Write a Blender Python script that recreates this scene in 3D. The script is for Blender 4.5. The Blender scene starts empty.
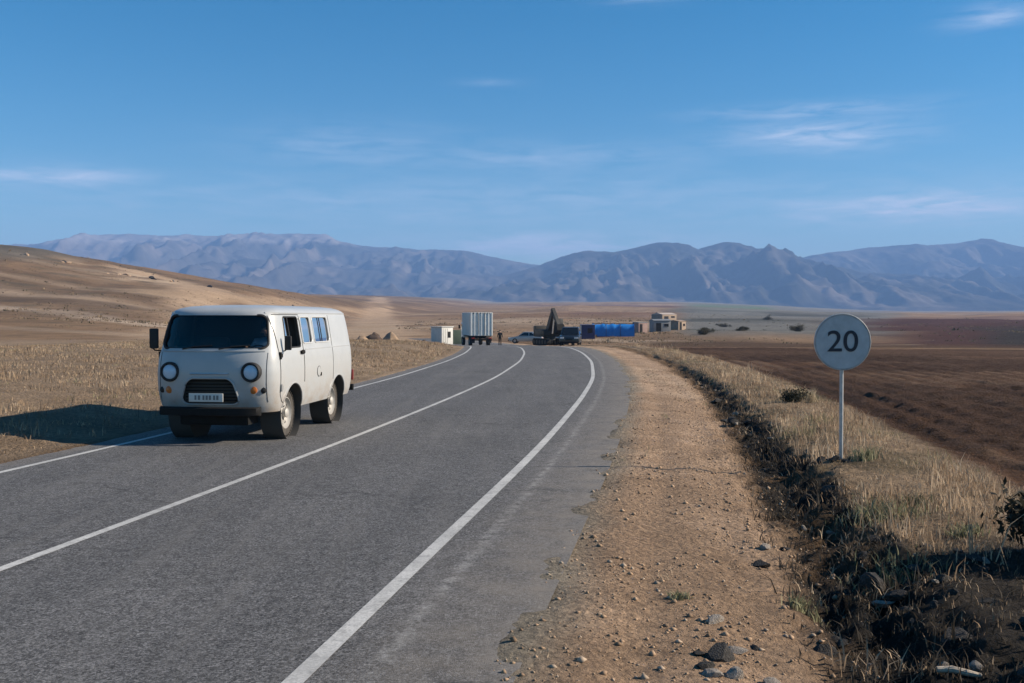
import bpy, bmesh, math, random
import numpy as np
from mathutils import Vector, Matrix
R = math.radians
random.seed(7)
rng = np.random.default_rng(11)
SC = bpy.context.scene
COL = SC.collection

# ------------------------------------------------------------------ camera
CAM_Z = 1.95
FPX, YH = 995.5, 317.0                      # focal length in photo pixels, horizon row
cam_d = bpy.data.cameras.new('camera')
cam_d.lens = 35.0
cam_d.sensor_width = 36.0
cam_d.clip_start = 0.1
cam_d.clip_end = 30000
cam = bpy.data.objects.new('camera', cam_d)
COL.objects.link(cam)
cam.location = (0, 0, CAM_Z)
cam.rotation_euler = (R(90) - math.atan2(341.5 - YH, FPX), 0, 0)
SC.camera = cam

# ------------------------------------------------------------------ world, sun, exposure
SUN_EL, SUN_AZ = 28.0, 88.5                 # azimuth clockwise from +Y (straight ahead)
SKY_STRENGTH = 0.068
world = bpy.data.worlds.new('World')
SC.world = world
world.use_nodes = True
wn, wl = world.node_tree.nodes, world.node_tree.links
wn.clear()
w_out = wn.new('ShaderNodeOutputWorld')
w_bg = wn.new('ShaderNodeBackground')
w_bg.inputs['Strength'].default_value = SKY_STRENGTH
sky = wn.new('ShaderNodeTexSky')
sky.sky_type = 'NISHITA'
sky.sun_disc = False
sky.sun_elevation = R(SUN_EL)
sky.sun_rotation = R(SUN_AZ)
sky.altitude = 1400
sky.air_density = 1.0
sky.dust_density = 0.7
sky.ozone_density = 1.8
wl.new(w_bg.outputs[0], w_out.inputs[0])

def wmath(op, a, b=None, c=None):
    n = wn.new('ShaderNodeMath'); n.operation = op
    for i, v in enumerate((a, b, c)):
        if v is None: continue
        if isinstance(v, (int, float)): n.inputs[i].default_value = v
        else: wl.new(v, n.inputs[i])
    return n.outputs[0]

# thin high cirrus: noise stretched along the horizon, gathered round a few bearings of the sky
tc = wn.new('ShaderNodeTexCoord')
sep = wn.new('ShaderNodeSeparateXYZ'); wl.new(tc.outputs['Generated'], sep.inputs[0])
az = wmath('ARCTAN2', sep.outputs[0], sep.outputs[1])
el = wmath('ARCSINE', sep.outputs[2])
cmb = wn.new('ShaderNodeCombineXYZ')
wl.new(wmath('MULTIPLY', az, 9.0), cmb.inputs[0]); wl.new(wmath('MULTIPLY', el, 62.0), cmb.inputs[1])
nz = wn.new('ShaderNodeTexNoise'); nz.inputs['Scale'].default_value = 1.6
nz.inputs['Detail'].default_value = 7; nz.inputs['Roughness'].default_value = 0.62
nz.inputs['Distortion'].default_value = 0.5
wl.new(cmb.outputs[0], nz.inputs['Vector'])
total = None
for (px, py, wx, wy, amt) in ((55, 177, 80, 10, 1.0), (815, 112, 90, 7, .8), (818, 137, 80, 14, 1.1), (915, 207, 120, 15, 1.6),
                              (988, 20, 34, 10, .65), (490, 84, 30, 4, .2), (620, 195, 150, 20, .42), (360, 150, 110, 22, .36),
                              (560, 160, 160, 16, .40), (555, 246, 130, 12, 1.5), (500, 205, 520, 26, .42), (640, 3, 40, 5, .25), (190, 205, 170, 14, .3)):
    a0 = math.atan((px - 512) / FPX); e0 = math.atan((YH - py) / FPX * math.cos(a0))
    da = wmath('DIVIDE', wmath('SUBTRACT', az, a0), wx / FPX); de = wmath('DIVIDE', wmath('SUBTRACT', el, e0), wy / FPX)
    g = wmath('EXPONENT', wmath('MULTIPLY', wmath('ADD', wmath('MULTIPLY', da, da), wmath('MULTIPLY', de, de)), -1.0))
    g = wmath('MULTIPLY', g, amt * 1.0)
    total = g if total is None else wmath('MAXIMUM', total, g)
ns = wmath('MULTIPLY', wmath('SUBTRACT', nz.outputs[0], 0.33), 2.2)
ns.node.use_clamp = True
cover = wmath('MULTIPLY', total, ns); cover.node.use_clamp = True
mixc = wn.new('ShaderNodeMix'); mixc.data_type = 'RGBA'
hsv = wn.new('ShaderNodeHueSaturation'); hsv.inputs['Saturation'].default_value = 1.52; hsv.inputs['Hue'].default_value = .492; hsv.inputs['Value'].default_value = 1.06
wl.new(sky.outputs[0], hsv.inputs['Color'])
wl.new(cover, mixc.inputs[0]); wl.new(hsv.outputs[0], mixc.inputs[6])
mixc.inputs[7].default_value = (6.6, 7.2, 8.8, 1)
wl.new(mixc.outputs[2], w_bg.inputs['Color'])

sun_d = bpy.data.lights.new('sun', 'SUN')
sun_d.energy = 5.0
sun_d.angle = R(0.53)
sun_d.color = (1.0, 0.87, 0.70)
sun = bpy.data.objects.new('sun', sun_d)
COL.objects.link(sun)
to_sun = Vector((math.sin(R(SUN_AZ)) * math.cos(R(SUN_EL)), math.cos(R(SUN_AZ)) * math.cos(R(SUN_EL)), math.sin(R(SUN_EL))))
sun.rotation_euler = to_sun.to_track_quat('Z', 'Y').to_euler()
sun.location = (60, 0, 60)

SC.view_settings.view_transform = 'Standard'
SC.view_settings.look = 'None'
SC.view_settings.gamma = 1
SC.view_settings.use_curve_mapping = False
SC.view_settings.exposure = 0.84
SC.render.engine = 'CYCLES'
SC.cycles.use_denoising = True
SC.cycles.max_bounces = 6
SC.cycles.diffuse_bounces = 3
SC.cycles.volume_bounces = 0
SC.cycles.transparent_max_bounces = 16

# ------------------------------------------------------------------ helpers: materials
def new_mat(name):
    m = bpy.data.materials.new(name); m.use_nodes = True
    nt = m.node_tree
    return m, nt.nodes, nt.links, nt.nodes['Principled BSDF']

def mat(name, col, rough=0.6, metal=0.0, var=0.0, vscale=8.0, spec=0.5, bump=0.0, bscale=40.0, dirt=None, coat=0.0):
    m, n, l, b = new_mat(name)
    b.inputs['Roughness'].default_value = rough
    b.inputs['Metallic'].default_value = metal
    b.inputs['Specular IOR Level'].default_value = spec
    b.inputs['Coat Weight'].default_value = coat
    b.inputs['Coat Roughness'].default_value = 0.15
    b.inputs['Base Color'].default_value = (*col, 1)
    if var or dirt:
        t = n.new('ShaderNodeTexCoord')
        nz = n.new('ShaderNodeTexNoise'); nz.inputs['Scale'].default_value = vscale; nz.inputs['Detail'].default_value = 6
        nz.inputs['Roughness'].default_value = 0.65
        l.new(t.outputs['Object'], nz.inputs['Vector'])
        mr = n.new('ShaderNodeMapRange'); mr.inputs[1].default_value = 0.3; mr.inputs[2].default_value = 0.7
        mr.inputs[3].default_value = 1 - var; mr.inputs[4].default_value = 1 + var
        l.new(nz.outputs[0], mr.inputs[0])
        mx = n.new('ShaderNodeMix'); mx.data_type = 'RGBA'; mx.blend_type = 'MULTIPLY'; mx.inputs[0].default_value = 1
        mx.inputs[6].default_value = (*col, 1)
        l.new(mr.outputs[0], mx.inputs[7])
        res = mx.outputs[2]
        if dirt:                                        # (colour, z_low, z_high, amount): splashed dust that fades upwards
            dc, z0, z1, amt = dirt
            sp = n.new('ShaderNodeSeparateXYZ'); l.new(t.outputs['Object'], sp.inputs[0])
            m2 = n.new('ShaderNodeMapRange'); m2.inputs[1].default_value = z1; m2.inputs[2].default_value = z0
            m2.inputs[3].default_value = 0.05; m2.inputs[4].default_value = amt
            l.new(sp.outputs[2], m2.inputs[0])
            mm = n.new('ShaderNodeMath'); mm.operation = 'MULTIPLY'
            m3 = n.new('ShaderNodeMapRange'); m3.inputs[1].default_value = 0.35; m3.inputs[2].default_value = 0.65
            l.new(nz.outputs[0], m3.inputs[0])
            l.new(m2.outputs[0], mm.inputs[0]); l.new(m3.outputs[0], mm.inputs[1])
            mx2 = n.new('ShaderNodeMix'); mx2.data_type = 'RGBA'
            l.new(mm.outputs[0], mx2.inputs[0]); l.new(res, mx2.inputs[6]); mx2.inputs[7].default_value = (*dc, 1)
            res = mx2.outputs[2]
        l.new(res, b.inputs['Base Color'])
    if bump:
        t = n.new('ShaderNodeTexCoord')
        nb = n.new('ShaderNodeTexNoise'); nb.inputs['Scale'].default_value = bscale; nb.inputs['Detail'].default_value = 5
        l.new(t.outputs['Object'], nb.inputs['Vector'])
        bp = n.new('ShaderNodeBump'); bp.inputs['Strength'].default_value = bump; bp.inputs['Distance'].default_value = 0.02
        l.new(nb.outputs[0], bp.inputs['Height']); l.new(bp.outputs[0], b.inputs['Normal'])
    return m

def glass_mat(name, tint, through=0.6):
    m, n, l, b = new_mat(name)
    n.remove(b)
    out = [x for x in n if x.type == 'OUTPUT_MATERIAL'][0]
    tr = n.new('ShaderNodeBsdfTransparent'); tr.inputs[0].default_value = (*[c * through for c in tint], 1)
    gl = n.new('ShaderNodeBsdfGlossy'); gl.inputs['Roughness'].default_value = 0.02
    fr = n.new('ShaderNodeFresnel'); fr.inputs[0].default_value = 1.55
    mx = n.new('ShaderNodeMixShader')
    l.new(fr.outputs[0], mx.inputs[0]); l.new(tr.outputs[0], mx.inputs[1]); l.new(gl.outputs[0], mx.inputs[2])
    l.new(mx.outputs[0], out.inputs[0])
    return m

# ------------------------------------------------------------------ helpers: meshes
class MB:
    def __init__(s): s.v, s.f, s.m = [], [], []
    def add(s, vs, fs, mi=0):
        o = len(s.v); s.v += [tuple(v) for v in vs]
        s.f += [tuple(i + o for i in f) for f in fs]; s.m += [mi] * len(fs)
    def box(s, c, size, rz=0.0, mi=0, bev=0.0, rot=None):
        bm = bmesh.new(); bmesh.ops.create_cube(bm, size=1)
        bmesh.ops.scale(bm, vec=size, verts=bm.verts)
        if bev: bmesh.ops.bevel(bm, geom=bm.edges[:] , offset=bev, segments=2, affect='EDGES', profile=0.6)
        M = Matrix.Translation(c) @ (rot.to_4x4() if rot else Matrix.Rotation(rz, 4, 'Z'))
        bm.transform(M); bm.verts.index_update()
        s.add([v.co for v in bm.verts], [[v.index for v in f.verts] for f in bm.faces], mi); bm.free()
    def rod(s, p0, p1, r0, r1=None, n=12, mi=0, caps=True):
        r1 = r0 if r1 is None else r1
        p0, p1 = Vector(p0), Vector(p1); d = (p1 - p0).normalized()
        a = d.orthogonal().normalized(); b = d.cross(a)
        vs = []
        for p, r in ((p0, r0), (p1, r1)):
            for k in range(n):
                t = 2 * math.pi * k / n
                vs.append(p + (a * math.cos(t) + b * math.sin(t)) * r)
        fs = [(k, (k + 1) % n, n + (k + 1) % n, n + k) for k in range(n)]
        if caps: fs += [tuple(reversed(range(n))), tuple(range(n, 2 * n))]
        s.add(vs, fs, mi)
    def tube(s, pts, r, n=8, mi=0, closed=False):
        pts = [Vector(p) for p in pts]; N = len(pts); vs = []; up = Vector((0.123, 0.456, 0.88)).normalized()
        for i, p in enumerate(pts):
            d = (pts[(i + 1) % N if closed else min(i + 1, N - 1)] - pts[(i - 1) % N if closed else max(i - 1, 0)]).normalized()
            a = d.cross(up).normalized(); b = d.cross(a)
            rr = r[i] if isinstance(r, (list, tuple)) else r
            for k in range(n):
                t = 2 * math.pi * k / n; vs.append(p + (a * math.cos(t) + b * math.sin(t)) * rr)
        fs = []
        for i in range(N if closed else N - 1):
            j = (i + 1) % N
            for k in range(n): fs.append((i * n + k, i * n + (k + 1) % n, j * n + (k + 1) % n, j * n + k))
        if not closed: fs += [tuple(reversed(range(n))), tuple(range((N - 1) * n, N * n))]
        s.add(vs, fs, mi)
    def lathe(s, prof, axis_p, axis_d, n=24, mi=0):   # prof: (radius, distance along axis)
        P, d = Vector(axis_p), Vector(axis_d).normalized(); a = d.orthogonal().normalized(); b = d.cross(a)
        vs = []
        for r, h in prof:
            for k in range(n):
                t = 2 * math.pi * k / n; vs.append(P + d * h + (a * math.cos(t) + b * math.sin(t)) * r)
        fs = []
        for i in range(len(prof) - 1):
            for k in range(n): fs.append((i * n + k, i * n + (k + 1) % n, (i + 1) * n + (k + 1) % n, (i + 1) * n + k))
        s.add(vs, fs, mi)
    def prism(s, outline, y0, y1, mi=0):              # outline in (x, z), extruded along y
        n = len(outline)
        vs = [(x, y0, z) for x, z in outline] + [(x, y1, z) for x, z in outline]
        fs = [(k, (k + 1) % n, n + (k + 1) % n, n + k) for k in range(n)] + [tuple(reversed(range(n))), tuple(range(n, 2 * n))]
        s.add(vs, fs, mi)
    def build(s, name, mats, parent=None, loc=None, smooth=35, recalc=True):
        me = bpy.data.meshes.new(name); me.from_pydata(s.v, [], s.f); me.update()
        for m in (mats if isinstance(mats, (list, tuple)) else [mats]): me.materials.append(m)
        me.polygons.foreach_set('material_index', s.m)
        if recalc:
            bm = bmesh.new(); bm.from_mesh(me); bmesh.ops.recalc_face_normals(bm, faces=bm.faces); bm.to_mesh(me); bm.free()
        return link(name, me, parent, loc, smooth)

def link(name, me, parent=None, loc=None, smooth=35):
    if smooth:
        me.polygons.foreach_set('use_smooth', [True] * len(me.polygons))
        me.set_sharp_from_angle(angle=R(smooth))
    o = bpy.data.objects.new(name, me); COL.objects.link(o)
    if parent: o.parent = parent
    if loc is not None: o.location = loc
    return o

def tag(o, label=None, cat=None, group=None, kind=None):
    if label: o['label'] = label
    if cat: o['category'] = cat
    if group: o['group'] = group
    if kind: o['kind'] = kind
    return o

def empty(name, loc, rz=0.0, **k):
    o = bpy.data.objects.new(name, None); COL.objects.link(o)
    o.empty_display_size = 0.2
    o.location = loc; o.rotation_euler = (0, 0, rz)
    return tag(o, **k)

def np_mesh(name, V, F3=None, F4=None, col=None, uv=None, extra=None):
    me = bpy.data.meshes.new(name)
    V = np.ascontiguousarray(V, np.float32); me.vertices.add(len(V)); me.vertices.foreach_set('co', V.ravel())
    loops, starts, tot = [], [], 0
    for F, k in ((F3, 3), (F4, 4)):
        if F is None or not len(F): continue
        loops.append(np.ascontiguousarray(F, np.int32).ravel()); starts.append(tot + np.arange(len(F)) * k); tot += len(F) * k
    loops = np.concatenate(loops); starts = np.concatenate(starts).astype(np.int32)
    me.loops.add(len(loops)); me.loops.foreach_set('vertex_index', loops)
    me.polygons.add(len(starts)); me.polygons.foreach_set('loop_start', starts)
    me.update(calc_edges=True)
    if col is not None:
        a = me.attributes.new('Col', 'FLOAT_COLOR', 'POINT')
        a.data.foreach_set('color', np.c_[col, np.ones(len(V))].astype(np.float32).ravel())
    for k, arr in (extra or {}).items():
        a = me.attributes.new(k, 'FLOAT', 'POINT'); a.data.foreach_set('value', arr.astype(np.float32))
    return me

# ------------------------------------------------------------------ helpers: numpy noise
def _hash(ix, iy, seed):
    h = (ix.astype(np.int64) * 374761393 + iy.astype(np.int64) * 668265263 + seed * 1442695041) & 0x7fffffff
    h = ((h ^ (h >> 13)) * 1274126177) & 0x7fffffff
    return ((h ^ (h >> 16)) & 0xffff) / 65535.0
def vnoise(x, y, seed=0):
    ix, iy = np.floor(x), np.floor(y); fx, fy = x - ix, y - iy
    fx = fx * fx * fx * (fx * (fx * 6 - 15) + 10); fy = fy * fy * fy * (fy * (fy * 6 - 15) + 10)
    a, b = _hash(ix, iy, seed), _hash(ix + 1, iy, seed); c, d = _hash(ix, iy + 1, seed), _hash(ix + 1, iy + 1, seed)
    return (a + (b - a) * fx) * (1 - fy) + (c + (d - c) * fx) * fy
def fbm(x, y, oct=5, seed=0, gain=0.5):
    s, a, t = 0, 1, 0
    for o in range(oct):
        s = s + a * vnoise(x * 2 ** o + o * 17.3, y * 2 ** o - o * 9.1, seed + o); t += a; a *= gain
    return s / t
def ridged(x, y, oct=5, seed=0, gain=0.55):
    s, a, t = 0, 1, 0
    for o in range(oct):
        s = s + a * (1 - np.abs(2 * vnoise(x * 2 ** o + o * 7.7, y * 2 ** o + o * 3.1, seed + o) - 1)); t += a; a *= gain
    return s / t
def sstep(a, b, x):
    t = np.clip((x - a) / (b - a), 0, 1); return t * t * (3 - 2 * t)

# ------------------------------------------------------------------ the road's line and the lie of the land
_cy = np.array([-150, -60, -30, -10, 0, 8, 12.3, 16, 24, 32, 44, 54, 63, 72, 82, 94, 108, 125, 150, 190, 260], float)
_cx = np.array([-47, -20, -11.5, -7.05, -5.22, -3.90, -3.17, -2.58, -1.47, -.52, .38, .70, .62, .25, -.35, -1.2, -2.5, -4.6, -9.5, -21, -50], float)
_fy = np.arange(-150, 260.01, 0.25)
_fx = np.interp(_fy, _cy, _cx)
_k = np.exp(-0.5 * (np.arange(-24, 25) * 0.25 / 2.2) ** 2); _k /= _k.sum()
_fx = np.convolve(np.pad(_fx, 24, mode='reflect', reflect_type='odd'), _k, mode='valid')
_fd = np.gradient(_fx, _fy)
def c_x(y): return np.interp(y, _fy, _fx)
def c_d(y): return np.interp(y, _fy, _fd)
def road_z(y):
    return np.interp(y, [-200, 58, 64, 70, 80, 95, 115, 135, 160, 260], [0, 0, -.03, -.14, -.40, -.80, -1.30, -1.55, -1.65, -1.7])
def off(x, y):                                    # signed offset from the centreline, right positive
    return (x - c_x(y)) / np.sqrt(1 + c_d(y) ** 2)

U_LEFT, U_RIGHT = -3.72, 4.30                     # asphalt edges

def plain_z(x, y):
    yy = np.maximum(y, 1)
    z = np.interp(yy, [0, 60, 80, 115, 170, 260, 500, 1000, 2000, 4000, 6000], [0, -.12, -.55, -1.35, -1.5, -1.05, 1.8, 9.5, 28, 62, 80])
    r = x / yy
    k = sstep(.14, .40, r) * sstep(120, 400, y)
    return z * (1 - .62 * k)

_hx = np.array([-520, -330, -240, -206, -185, -160, -140, -125, -105, -85, -60, -30, 0, 30, 70], float)
_hz = np.array([42, 38, 33, 29.8, 26.5, 21.0, 16.8, 14.2, 12.0, 10.6, 9.2, 7.2, 4.5, 2.0, 0], float)
def hill_z(x, y):
    t = sstep(0, 1, np.clip((y - 62) / 338, 0, 1)) * .55 + np.clip((y - 62) / 338, 0, 1) * .45
    back = 1 - .55 * sstep(400, 900, y)
    return np.interp(x, _hx, _hz) * t * back

def ground_z(x, y):
    x = np.asarray(x, float); y = np.asarray(y, float)
    u = off(x, y)
    rz = road_z(y)
    n1 = fbm(x * 1.3, y * 1.3, 4, 3) - .5
    n2 = fbm(x * 6, y * 6, 3, 5) - .5
    n3 = fbm(x * .25, y * .25, 3, 9) - .5
    fade = 1 / (1 + (np.maximum(y, 0) / 60) ** 2)
    w = .35 * n3                                    # the ditch wanders a little
    # profile right of the asphalt
    up = [-60, -25, -12, -7.2, -6.0, -5.0, -4.2, U_LEFT - .02, U_LEFT + .25, U_RIGHT - .42, U_RIGHT - .02, 4.6, 5.4, 5.8, 6.2, 6.55, 7.0, 7.8, 8.5, 9.3, 14, 40]
    zp = [.35, .55, .45, .34, .24, .10, .02, .004, -.05, -.05, -.002, .006, -.03, -.06, -.15, -.17, .03, .09, .03, -.05, -.08, -.12]
    z = np.interp(u + w * sstep(5, 6.2, u), up, zp)
    z = np.where((u > 5.4) & (u < 7.2), z * sstep(75, 24, y), z)
    rough = np.where((u > U_RIGHT) & (u < 5.9), .5, 1.0) * np.clip((np.minimum(np.abs(u - U_LEFT), np.abs(u - U_RIGHT))) / .6, 0.05, 1)
    inside = (u > U_LEFT + .1) & (u < U_RIGHT - .15)
    rough = np.where(inside, 0, rough)
    edge_wob = .15 * n1 * np.exp(-((u - U_RIGHT + .06) / .24) ** 2) + .04 * n1 * np.exp(-((u - U_LEFT) / .22) ** 2)
    z = z + (rough * (.10 * n1 + .035 * n2) + edge_wob) * fade
    z = z - .022 * fade * (np.exp(-((u - 4.95 - .2 * n3) / .16) ** 2) + np.exp(-((u - 5.65 - .2 * n3) / .16) ** 2))
    ditch = np.exp(-((u - 6.5) / .55) ** 2)
    z = z + ditch * .34 * n2 * fade
    # plough furrows
    fl = sstep(8.5, 9.4, u) * sstep(140, 70, y)
    z = z + fl * .046 * (.3 + .7 * vnoise(x * .4, y * .12, 29)) * np.sin(2 * np.pi * (u + .3 * n3) / .80) * np.clip(1.6 - np.abs(x) / 26, 0, 1)
    z = z + fl * (.17 * (fbm(x * 3.1, y * 2.3, 5, 25, .62) - .5) + .035 * (ridged(x * 2.1, y * 1.6, 3, 27) - .6)) * fade
    near = sstep(40, 14, np.abs(u)) * sstep(250, 130, y)
    far = plain_z(x, y) + sstep(5, 40, np.abs(u)) * (1.0 * (fbm(x * .02, y * .02, 4, 21) - .5) * np.clip(y / 80, .15, 2.5)) + np.where(x < 0, sstep(14, 40, -u), 0) * .35 + 7.0 * (fbm(x * .0042 + 3, y * .0055, 4, 23) - .5) * np.clip((y - 180) / 420, 0, 1.6) * sstep(-20, 60, x)
    z = near * (z + rz) + (1 - near) * (far + .05 * n1 * fade)
    # the left hillside
    hl = hill_z(x, y) * sstep(9, 60, -u)
    gul = (fbm(x * .018, y * .03, 3, 31) - .5) * 1.2 * np.clip(hl / 10, 0, 1.3) + (fbm(x * .12, y * .12, 5, 35, .6) - .5) * 1.5 * np.clip(hl / 12, 0, 1)
    return z + hl + gul

def gz(x, y): return float(ground_z(np.array([x]), np.array([y]))[0])

def at(px, D, z=None):                            # a place on the ground seen at photo column px, D metres ahead
    x = (px - 512) / FPX * D
    return Vector((x, D, gz(x, D) if z is None else z))

# ------------------------------------------------------------------ ground sheet
def geo(a, b, s0, k):
    out = [a]; s = s0
    while out[-1] < b: out.append(out[-1] + s); s *= k
    return out
gx = np.concatenate([-np.array(geo(12, 7000, .25, 1.045))[::-1], np.arange(-11.9, 0, .11), np.arange(0, 9.5, .075), np.arange(9.5, 26, .13), np.array(geo(26, 7000, .2, 1.05))])
gy = np.concatenate([-np.array(geo(2, 170, .4, 1.12))[::-1], np.arange(-1.8, 2, .25), np.arange(2, 20, .075), np.array(geo(20, 6500, .085, 1.0135))])
GX, GY = np.meshgrid(gx, gy)
GZ = ground_z(GX, GY)
U = off(GX, GY)

def lerp(c, c2, m):
    return c + (np.asarray(c2, float) - c) * m[..., None]
N1 = fbm(GX * .8, GY * .8, 5, 41); N2 = fbm(GX * .12, GY * .12, 4, 43); N3 = fbm(GX * 4, GY * 4, 3, 47)
NF = fbm(GX * .012, GY * .02, 4, 51)
ratio = GX / np.maximum(GY, 1)
C = np.zeros(GX.shape + (3,)) + np.array([.200, .130, .078])           # dry hillside and steppe
C = lerp(C, [.145, .095, .058], sstep(.45, .62, NF))
rt = sstep(-110, -25, GX) * sstep(40, 90, GY)
C = C * (1 + .30 * rt)[..., None]
C = lerp(C, [.30, .22, .15], .6 * sstep(.56, .68, fbm(GX * .004, GY * .03, 4, 53)))
SPK = fbm(GX * .35, GY * .30, 4, 59, .7)
C = C * (.72 + .56 * SPK)[..., None]
C = lerp(C, [.075, .065, .045], sstep(.60, .66, SPK) * sstep(30, 60, -U) * .7)
def hit(px, py):                                   # where the sight line of a photo point meets the land
    D = np.geomspace(25, 5000, 1600); X = (px - 512) / FPX * D
    d = ground_z(X, D) - (CAM_Z + (YH - py) / FPX * D)
    k = np.argmax(d > 0); return X[k], D[k]
def stroke(pts, w, seed=0):
    P = [hit(*p) for p in pts]; best = np.full(GX.shape, 1e9)
    for (x0, y0), (x1, y1) in zip(P[:-1], P[1:]):
        L2 = (x1 - x0) ** 2 + (y1 - y0) ** 2; t = np.clip(((GX - x0) * (x1 - x0) + (GY - y0) * (y1 - y0)) / L2, 0, 1)
        best = np.minimum(best, np.hypot(GX - x0 - t * (x1 - x0), GY - y0 - t * (y1 - y0)))
    return sstep(w * 1.3, w * .6, best + w * 1.2 * (fbm(GX * .06, GY * .06, 4, 64 + seed) - .5))
# tracks and cut edges across the left slope
def band(yc, w, m=1.0):
    return np.exp(-((GY - yc) / w) ** 2) * m
leftm = sstep(20, 45, -U)
for pts, w, col_, k in (([(-60, 303), (0, 308), (80, 315), (165, 326)], 6, [.46, .36, .27], .85), ([(125, 269), (165, 279), (200, 286), (300, 292.5), (380, 297), (465, 305)], 9, [.42, .30, .20], .8),
                        ([(150, 292), (240, 300), (350, 309), (440, 314)], 8, [.38, .27, .175], .65), ([(-40, 325), (60, 331), (150, 336)], 3.5, [.36, .27, .19], .5),
                        ([(40, 300), (140, 309), (200, 316)], 8, [.12, .085, .06], .6), ([(300, 301), (400, 306), (470, 310)], 8, [.13, .09, .062], .6),
                        ([(350, 330), (400, 328), (462, 326)], 6, [.38, .29, .205], .6), ([(500, 322), (560, 318), (640, 321)], 9, [.37, .285, .205], .6), ([(580, 340), (640, 341), (700, 343)], 5, [.42, .32, .23], .7),
                        ([(700, 320), (800, 322), (850, 324)], 14, [.23, .22, .20], .7), ([(690, 312), (800, 310), (870, 313)], 30, [.10, .098, .09], .7), ([(715, 329), (800, 333), (880, 335)], 6, [.07, .066, .058], .7),
                        ([(540, 306), (620, 305), (680, 307)], 40, [.13, .068, .058], .6), ([(640, 316), (680, 314)], 12, [.33, .24, .22], .6)):
    C = lerp(C, col_, stroke(pts, w, len(pts)) * k)
C = lerp(C, [.42, .32, .23], band(245 - GX * .10, 9) * leftm * sstep(-20, -40, GX) * .45)
C = lerp(C, [.40, .30, .21], band(330 + GX * .5, 14) * sstep(-90, -20, GX) * sstep(60, 10, GX) * .7)
C = lerp(C, [.15, .10, .065], band(190 - GX * .12, 11) * leftm * .5)
# stony cut near the hill's brow, grey scrub to its left
cut = np.exp(-((GX + 136) / 12) ** 2 - ((GY - 366) / 26) ** 2) + .8 * np.exp(-((GX + 172) / 9) ** 2 - ((GY - 372) / 16) ** 2)
C = lerp(C, [.44, .33, .23], np.clip(cut * 1.6, 0, 1) * sstep(.44, .52, fbm(GX * .22, GY * .14, 5, 57, .65)))
C = lerp(C, [.10, .095, .08], sstep(-165, -182, GX) * sstep(250, 330, GY) * sstep(470, 400, GY) * .8)
# far plain strips beyond the bend and on the right
plain = sstep(-40, 20, GX + .12 * GY - 20)
C = lerp(C, [.19, .115, .065], band(520, 90) * sstep(-.05, .02, ratio + .04) * .8)
C = lerp(C, [.33, .25, .18], band(300, 26) * sstep(-.06, .0, ratio) * .7)
C = lerp(C, [.15, .075, .062], band(640, 110) * sstep(.03, .08, ratio) * .6)
g1 = sstep(.155, .185, ratio) * sstep(.40, .36, ratio + .05 * (NF - .5)) * sstep(150, 200, GY)
C = lerp(C, [.165, .162, .148], g1 * .95)
C = lerp(C, [.07, .068, .056], g1 * np.clip(band(420, 35) + band(215, 14) + band(800, 60), 0, 1) * sstep(.35, .6, NF) * .9)
C = lerp(C, [.105, .16, .07], sstep(.17, .19, ratio) * sstep(.27, .25, ratio) * band(1500, 380) * .85)
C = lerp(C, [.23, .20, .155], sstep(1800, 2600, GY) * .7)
# ploughed land right of the road
pl = sstep(8.45, 8.9, U + .012 * (GY - 12) + .9 * (N1 - .5)) * sstep(82, 70, GY + .06 * GX)
C = lerp(C, [.112, .061, .036], pl)
C = lerp(C, [.23, .145, .092], pl * sstep(.15, .9, np.sin(2 * np.pi * U / .80 + 1.6 * N2) ) * sstep(.35, .55, fbm(GX * .5, GY * .15, 4, 89)) * .85 * sstep(90, 40, GX))
C = lerp(C, [.056, .030, .018], pl * sstep(.42, .58, N2) * .8)
C = lerp(C, [.12, .069, .042], pl * np.clip(band(58, 5) + .6 * band(34, 3), 0, 1) * .8)
red = sstep(95, 130, GY + .5 * GX + 14 * (NF - .5)) * sstep(.30, .42, ratio + .10 * (NF - .5) + .00012 * (GY - 200)) * sstep(620, 520, GY)
red2 = sstep(9, 14, U) * sstep(80, 88, GY + .06 * GX) * sstep(150, 130, GY) * sstep(.1, .16, ratio)
C = lerp(C, [.105, .064, .038], red2)
C = lerp(C, [.072, .033, .027], red)
C = lerp(C, [.036, .029, .025], red * sstep(.44, .50, ratio + .06 * (NF - .5)) * sstep(350, 200, GY))
C = lerp(C, [.34, .26, .19], np.exp(-((GY + .55 * GX - 118) / 2.2) ** 2) * sstep(.34, .37, ratio) * sstep(.42, .40, ratio) * .8)
# left verge
lv = sstep(-3.6, -4.0, U) * sstep(-60, -40, U) * sstep(110, 85, GY)
C = lerp(C, [.30, .222, .152], lv * .85)
C = lerp(C, [.25, .18, .12], lv * sstep(.48, .62, N1) * .7)
# right verge: stony shoulder, ditch, grassy bank
ub = U + .35 * (N1 - .5)
sh = sstep(4.0, 4.1, U) * sstep(6.3, 5.8, ub) * sstep(170, 120, GY)
C = lerp(C, [.47, .328, .225], sh)
C = lerp(C, [.385, .262, .172], sh * sstep(.46, .62, N1) * .8)
C = lerp(C, [.52, .385, .275], sh * sstep(.52, .66, N2) * .6)
C = lerp(C, [.30, .262, .208], sh * sstep(4.75, 4.2, ub))
bank = sstep(6.6, 7.0, ub) * sstep(9.2, 8.7, ub) * sstep(120, 90, GY)
C = lerp(C, [.31, .225, .148], bank)
C = lerp(C, [.15, .115, .07], bank * sstep(.5, .64, N1) * .8)
dk = np.exp(-np.clip(np.abs(ub - 6.55) - .13 - .20 * sstep(20, 8, GY), 0, 9) ** 2 / .022) * sstep(46, 28, GY) * (.15 + .85 * sstep(.36, .50, fbm(GX * 1.7, GY * 1.1, 4, 87)))  # dark ditch bed, with the ditch's shade put into the soil colour
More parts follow.
